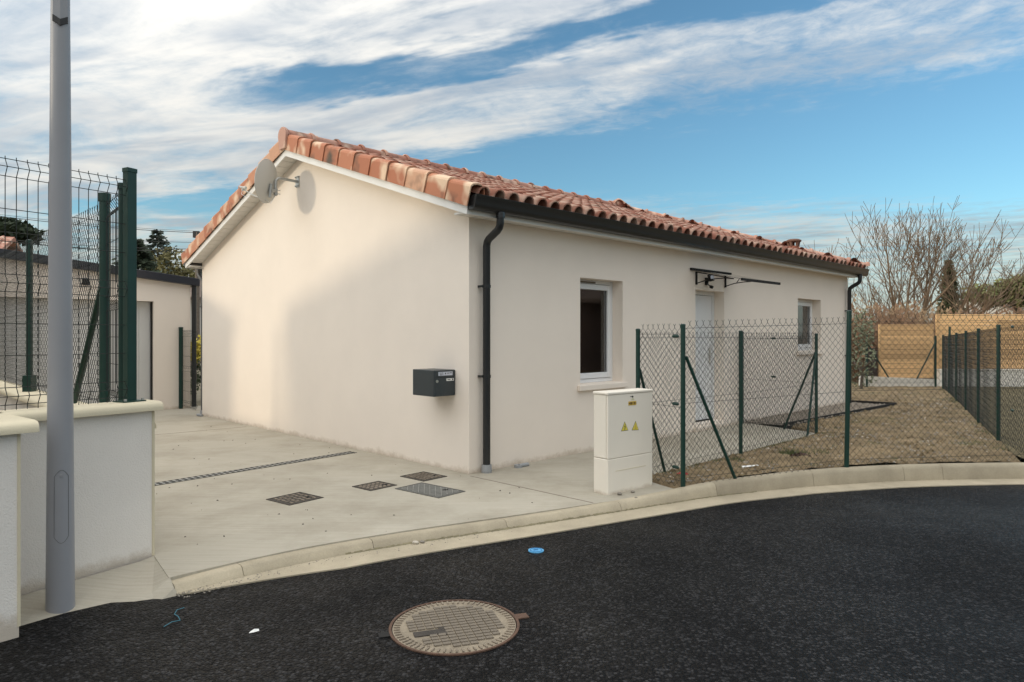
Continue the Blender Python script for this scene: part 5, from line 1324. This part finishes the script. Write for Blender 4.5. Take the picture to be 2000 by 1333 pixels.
def bushy(name, x, y, w_, h, n, material, label, seed, cat='shrub'):
    rnd_ = random.Random(seed); e_ = empty(name, (x, y, -.2), 0, label, cat); m_ = MB()
    for _ in range(n):
        a = rnd_.uniform(0, 6.28); d = w_*.5*rnd_.random()**.6; bx_, by_ = math.cos(a)*d, math.sin(a)*d*.6
        hh = h*rnd_.uniform(.6, 1.0)*(1-.35*(d/(w_*.5))**2); lean = Vector((rnd_.uniform(-.35,.35), rnd_.uniform(-.3,.3), 1))
        p0 = Vector((bx_, by_, 0)); p1 = p0+lean*hh*.5; p2 = p1 + Vector((lean.x*1.3+rnd_.uniform(-.25,.25), lean.y, .9))*hh*.5
        m_.tube([p0, p1, p2], [.012, .010, .005], 3, False)
        for q in range(8):
            t = rnd_.uniform(.3, 1); s0 = p0.lerp(p1, t*2) if t < .5 else p1.lerp(p2, t*2-1); dd = Vector((rnd_.uniform(-1,1), rnd_.uniform(-1,1), rnd_.uniform(-.1,1)))*hh*.16; m_.tube([s0, s0+dd], [.007, .004], 3, False)
            if rnd_.random() < .6:
                z_ = s0+dd; s_ = rnd_.uniform(.05, .15); m_.add([tuple(z_), tuple(z_+Vector((s_, 0, s_*.4))), tuple(z_+Vector((s_*.5, s_*.2, s_*1.3)))], [(0,1,2)])
    m_.build('crown', material, e_); return e_
bushy('bare_shrub', 12.3, 23.0, 2.8, 2.8, 420, M['twig'], 'tangled brown leafless shrub left behind the lower board fence', 1)
bushy('bare_shrub', 14.6, 24.6, 3.2, 2.9, 480, M['reed'], 'tan brown reedy shrub mass behind the middle board fence', 2)
bushy('bare_shrub', 17.2, 24.0, 3.6, 2.8, 480, M['twig'], 'dark brown twiggy shrub behind the taller board fence', 3)
bushy('bare_shrub', 20.5, 26.0, 3.6, 3.0, 460, M['twig'], 'brown shrub below the round pine at the right edge', 4)
bushy('bare_shrub', 12.0, 25.5, 2.4, 3.0, 300, M['reed'], 'tall pale reeds between the house and the bare tree', 5)
def leafy(name, x, y, z, parts, material, label, cat='tree', size=.12, n=900, seed=1, trunk=None, shell=.35, droop=0):
    rnd_ = random.Random(seed); e_ = empty(name, (x, y, -.3), 0, label, cat)
    if trunk:
        m_ = MB(); m_.tube([(0,0,0), (.05,0,trunk[0]*.6), (0,0,trunk[0])], [trunk[1], trunk[1]*.8, trunk[1]*.6], 8)
        for k in range(4):
            a = rnd_.uniform(0, 6.28); m_.tube([(0,0,trunk[0]*.75), (math.cos(a)*.4, math.sin(a)*.4, trunk[0]*1.05)], [trunk[1]*.5, trunk[1]*.25], 5)
        m_.build('trunk', M['bark'], e_)
    m_ = MB()
    for c, rx, ry, rz, k in parts: leaf_cloud(m_, c, rx, ry, rz, int(n*k), size, rnd_, shell, droop)
    m_.build('crown', material, e_); return e_
cy = [((rnd.uniform(-.05,.05), 0, .6+.42*k), .62*math.sin(math.pi*(.12+.80*min(1,(11-k)/11)**1.0)**.9)*.8+.05, .5, .45, 1) for k in range(12)]
leafy('cypress', 22.95, 36, 0, [(c, max(.14, .92*(1-(i/12)**1.8)), max(.14, .8*(1-(i/12)**1.8)), .5, 1) for i, (c, _, _, _, _) in enumerate(cy)], M['cypress'], 'narrow dark cypress behind the bare tree', size=.15, n=420, seed=3, trunk=(1.2, .12), shell=.1)
pn = []
rnd = random.Random(9)
for k in range(16):
    a = rnd.uniform(0, 6.28); d = 2.3*rnd.random()**.5; pn.append(((math.cos(a)*d, math.sin(a)*d*.8, 4.7-.30*d+rnd.uniform(-.5,.5)), .95, .9, .6, 1))
leafy('umbrella_pine', 29.5, 40, .3, pn, M['pine'], 'rounded green pine crown at the right edge of the picture', size=.22, n=420, seed=4, trunk=(3.9, .2), shell=.3)
leafy('olive_bush', 9.75, 19.2, 0, [((0,0,1.0),.40,.5,.9,.45),((.1,.1,1.9),.30,.4,.6,.4)], M['olivegrey'], 'grey green bush at the far corner of the house', 'shrub', .07, 900, 6, (1.0, .05), .1)
# left background
def cone_tree(name, x, y, h, r_, material, label, seed, tiers=9, size=.35, n=150):
    rnd_ = random.Random(seed); e_ = empty(name, (x, y, -.3), 0, label, 'tree'); m_ = MB(); m_.tube([(0,0,0),(0,0,h*.97)], [.22,.03], 7); m_.build('trunk', M['bark'], e_); m_ = MB()
    for t in range(tiers):
        f = t/(tiers-1); z = h*(.30+.69*f); rr_ = r_*(1-f)**.62+.14
        for b in range(7):
            a = 6.28*b/7+rnd_.uniform(-.4,.4); l = rr_*rnd_.uniform(.6, 1.15)
            for k in range(n//7):
                q = rnd_.random()**.7; p = Vector((math.cos(a)*l*q+rnd_.uniform(-.12,.12)*rr_, math.sin(a)*l*q+rnd_.uniform(-.12,.12)*rr_, z-.22*l*q+rnd_.uniform(-.1,.1)))
                d = Vector((math.cos(a)+rnd_.uniform(-.7,.7), math.sin(a)+rnd_.uniform(-.7,.7), rnd_.uniform(-.6,.3))).normalized(); e = d.orthogonal()*rnd_.uniform(.15,.3); s_ = size*rnd_.uniform(.5,1.2)
                m_.add([tuple(p), tuple(p+(d*.5+e)*s_), tuple(p+d*s_), tuple(p+(d*.5-e)*s_)], [(0,1,2,3)])
    m_.build('crown', material, e_); return e_
cone_tree('cedar_tree', -31.0, 60, 10.9, 2.3, M['cedar'], 'pointed grey green cedar rising behind the garage roof', 1, 20, .42, 140)
cone_tree('conifer', -21.9, 40, 7.3, 2.4, M['conifer'], 'dense dark conifer behind the garage, next to the green fence post', 2, 20, .34, 230)
leafy('olive_tree', -22.4, 45, 0, [((0,0,5.7),1.7,1.5,1.9,1),((-.8,0,4.2),1.0,1,1.3,.6),((1.0,0,4.6),1.0,1,1.6,.7),((.2,0,3.2),1.6,1.2,1.3,.8)], M['olive'], 'bushy olive green tree behind the garage roof', size=.17, n=1300, seed=8, trunk=(3.5,.2), shell=.2)
leafy('dark_tree', -22.0, 52, 0, [((0,0,5.6),1.7,1.5,2.3,1),((1.3,0,6.3),1.4,1.3,1.7,1)], M['conifer'], 'dark green tree half hidden by the gable roof edge', size=.25, n=1100, seed=10, trunk=(4,.2), shell=.3)
pn = [((rnd.uniform(-2.2,2.2), rnd.uniform(-1,1), 12.5+rnd.uniform(-.5,.6)), 1.3, 1.2, .8, 1) for _ in range(9)]
leafy('umbrella_pine', -52.2, 70, 0, pn, M['conifer'], 'dark flat topped pine at the far left above the tiled roof', size=.4, n=380, seed=12, trunk=(12.2,.3), shell=.3)
for i, (x, y, h) in enumerate(((-38, 52, 6.2), (-33.5, 50, 6.0), (-29, 48, 5.6), (-42.5, 58, 6.0))):
    leafy('background_tree', x, y, 0, [((0,0,h*.62),2.2,1.6,h*.36,1),((1.5,0,h*.5),1.5,1.2,h*.3,.6),((-1.5,0,h*.45),1.5,1.2,h*.32,.6)], (M['olive'], M['conifer'], M['olive'], M['conifer'])[i], ['olive tree seen through the mesh fence right of the lamp post', 'dark tree seen through the mesh fence near the round post', 'olive tree seen just left of the tall green fence post', 'dark tree seen through the mesh fence left of the lamp post'][i], size=.26, n=1000, seed=20+i, trunk=(h*.5,.18), shell=.3)
leafy('hedge', -8.35, 18.2, 0, [((-.3,0,.75),1.2,.4,.6,1)], M['hedge'], 'dark green hedge in the gap between house and garage', 'hedge', .06, 1500, 30, None, .1)
leafy('yellow_bush', -8.3, 17.9, 0, [((0,.3,1.35),.35,.3,.35,1)], M['yellowleaf'], 'yellow leaved bush above the hedge beside the house', 'shrub', .07, 420, 31, (1.2,.04), .1)
hl = MB()
for i in range(41):
    for j in range(9):
        x = -260+i*6.0; y = 130+j*14; t = j/8; hgt = (9+12*math.exp(-((x+120)/80)**2)+2.2*gnoise(x, 0, .03))*min(1, t*2.2)*(1 if x < -60 else max(0, (-20-x)/40 if x < -20 else 0))
        hl.v.append((x, y, -.4+hgt+1.0*gnoise(x, y, .15)*(hgt > 1)))
for i in range(40):
    for j in range(8): a = i*9+j; hl.f.append((a, a+9, a+10, a+1))
struct(hl.build('hill', M['hill'], smooth=True))

# far houses
def simple_house(name, x, y, rz, lx, ly, eave, ridge, label, wallm, roofm, tiles=False, ov=.4):
    e_ = empty(name, (x, y, -.3), rz, label, 'house')
    m_ = MB(); m_.box(-lx, lx, -ly, ly, 0, eave); m_.add([(-lx,-ly,eave),(-lx,ly,eave),(-lx,0,ridge-.1)], [(0,1,2)]); m_.add([(lx,-ly,eave),(lx,ly,eave),(lx,0,ridge-.1)], [(0,2,1)]); m_.build('wall', wallm, e_)
    s_ = (ridge-eave)/ly; m_ = MB()
    for sg in (-1, 1):
        a = [(-lx-ov, sg*(ly+ov), eave-s_*ov), (lx+ov, sg*(ly+ov), eave-s_*ov), (lx+ov, 0, ridge), (-lx-ov, 0, ridge)]
        m_.add(a + [(p[0], p[1], p[2]+.16) for p in a], [(0,1,2,3),(7,6,5,4),(0,4,5,1),(1,5,6,2),(2,6,7,3),(3,7,4,0)])
    rf_ = m_.build('roof', roofm, e_)
    if tiles:
        ln = math.hypot(ly+ov, (ridge-eave)+s_*ov); an = math.atan(s_); items = MB(); tones = []; rn = random.Random(4)
        for sg in (-1, 1):
            for c in range(int((2*lx+2*ov)/.235)):
                for r_ in range(int(ln/.42)):
                    u0 = -lx-ov+.12+c*.235; f = r_*.42/ln
                    mt = Matrix.Translation((u0, sg*(ly+ov)*(1-f), eave-s_*ov+.17+(ridge-eave+s_*ov)*f)) @ (Matrix.Rotation(an, 4, 'X') if sg < 0 else Matrix.Rotation(math.pi, 4, 'Z') @ Matrix.Rotation(an, 4, 'X'))
                    b = len(items.v); t_ = rn.random(); items.v += [tuple(mt @ Vector((v[0]*1.1, v[1]*1.1, v[2]))) for v in tmb.v]; items.f += [tuple(i+b for i in f_) for f_ in tmb.f]; tones += [t_]*len(tmb.v)
        me_ = items.mesh('roof_tiles', M['tile']); at_ = me_.attributes.new('tone', 'FLOAT', 'POINT'); at_.data.foreach_set('value', tones[:len(me_.vertices)])
        o = bpy.data.objects.new('roof_tiles', me_); COL.objects.link(o); o.parent = rf_; o['kind'] = 'stuff'
    return e_
simple_house('neighbour_house', -24.9, 25.5, R(20), 5.0, 3.6, 3.9, 5.5, 'tiled house roof showing beyond the garage at the far left', M['farwall'], M['tile'], True)
hw = simple_house('far_house', -47.0, 108, R(-95+22), 5, 4.4, 10.3, 12.6, 'far white gabled house peeking over the garage roof', mat('far_white', (.75,.75,.76), .8, .02), M['roofgrey'])
simple_house('far_house', -19.4, 41, R(30), 3, 2.5, 3.9, 4.9, 'pale house wall glimpsed in the gap beside the house', M['farwall'], M['roofgrey'])
simple_house('far_house', 37.5, 48, R(8), 5.5, 3.2, 3.3, 4.5, 'low brown roofed house behind shrubs at the right edge', M['farwall'], M['roofgrey'])
# unseen houses: nearest inferred from its shadow, farther one added to shade the road
sp_ = Vector((-SUN_H.y*-1, SUN_H.x*-1)); sp_ = Vector((-.300, .954))
def shade_at(s_, l_): q = HO + SUN_H*s_ + sp_*l_; return q.x, q.y
q = shade_at(12.5, -.2); simple_house('neighbour_house', q[0], q[1], R(17.5), 4.5, 3.2, 3.50, 4.78, 'neighbouring house left of the picture, nearest to the drive', M['stucco'], M['tile'], False, .70)
q = shade_at(17, -9.5); simple_house('neighbour_house', q[0], q[1], R(17.5), 5.5, 4.2, 3.6, 5.2, 'added unseen house farther down the road, shading the asphalt', M['stucco'], M['tile'], False, .45)
simple_house('neighbour_house', 23.0, 10.5, R(80), 6.0, 4.0, 3.2, 5.0, 'added dark house right of the picture, reflected by the near window', M['wooddark'], M['roofgrey'], False, .45)  # unseen house added, walls made dark for the window reflection

# utility pole and cables
up_ = empty('utility_pole', (-16.05, 35, -.3), 0, 'dark utility pole top showing just behind the gable roof edge', 'utility pole')
m_ = MB(); m_.tube([(0,0,0),(0,0,7.0)], [.13,.09], 10); m_.build('pole', M['bark'], up_)
m_ = MB(); m_.box(-.20, .10, -.08, .08, 6.72, 7.05); m_.build('insulator_box', M['ink'], up_)
m_ = MB(); m_.box(-.5, .5, -.05, .05, 5.8, 5.9); m_.build('crossarm', M['ink'], up_)
def cable(name, y0, y1, label, r_=.014, Y=35.0):
    z = lambda py: 1.45+(655-py)/1340*Y
    xa_, xb_ = -34.0, -16.05; m_ = MB(); pts = []
    for k in range(25):
        t = k/24; x = xa_+(xb_-xa_)*t; za_, zb_ = z(y0), z(y1); pts.append((x, Y, za_+(zb_-za_)*t - .35*4*t*(1-t)))
    m_.tube(pts, r_, 5, False); tag(m_.build(name, M['cable']), label, 'cable', 'overhead cables')
cable('overhead_cable', 370, 452, 'highest thin overhead cable of those running to the pole behind the house', .009)
cable('overhead_cable', 374, 455, 'thick overhead cable just under the highest one', .016)
cable('overhead_cable', 412, 474, 'thin overhead cable, third from the top, left of the house', .010)
cable('overhead_cable', 428, 487, 'overhead cable second from the bottom, left of the house', .012)
cable('overhead_cable', 433, 492, 'lowest overhead cable crossing in front of the olive tree', .014)
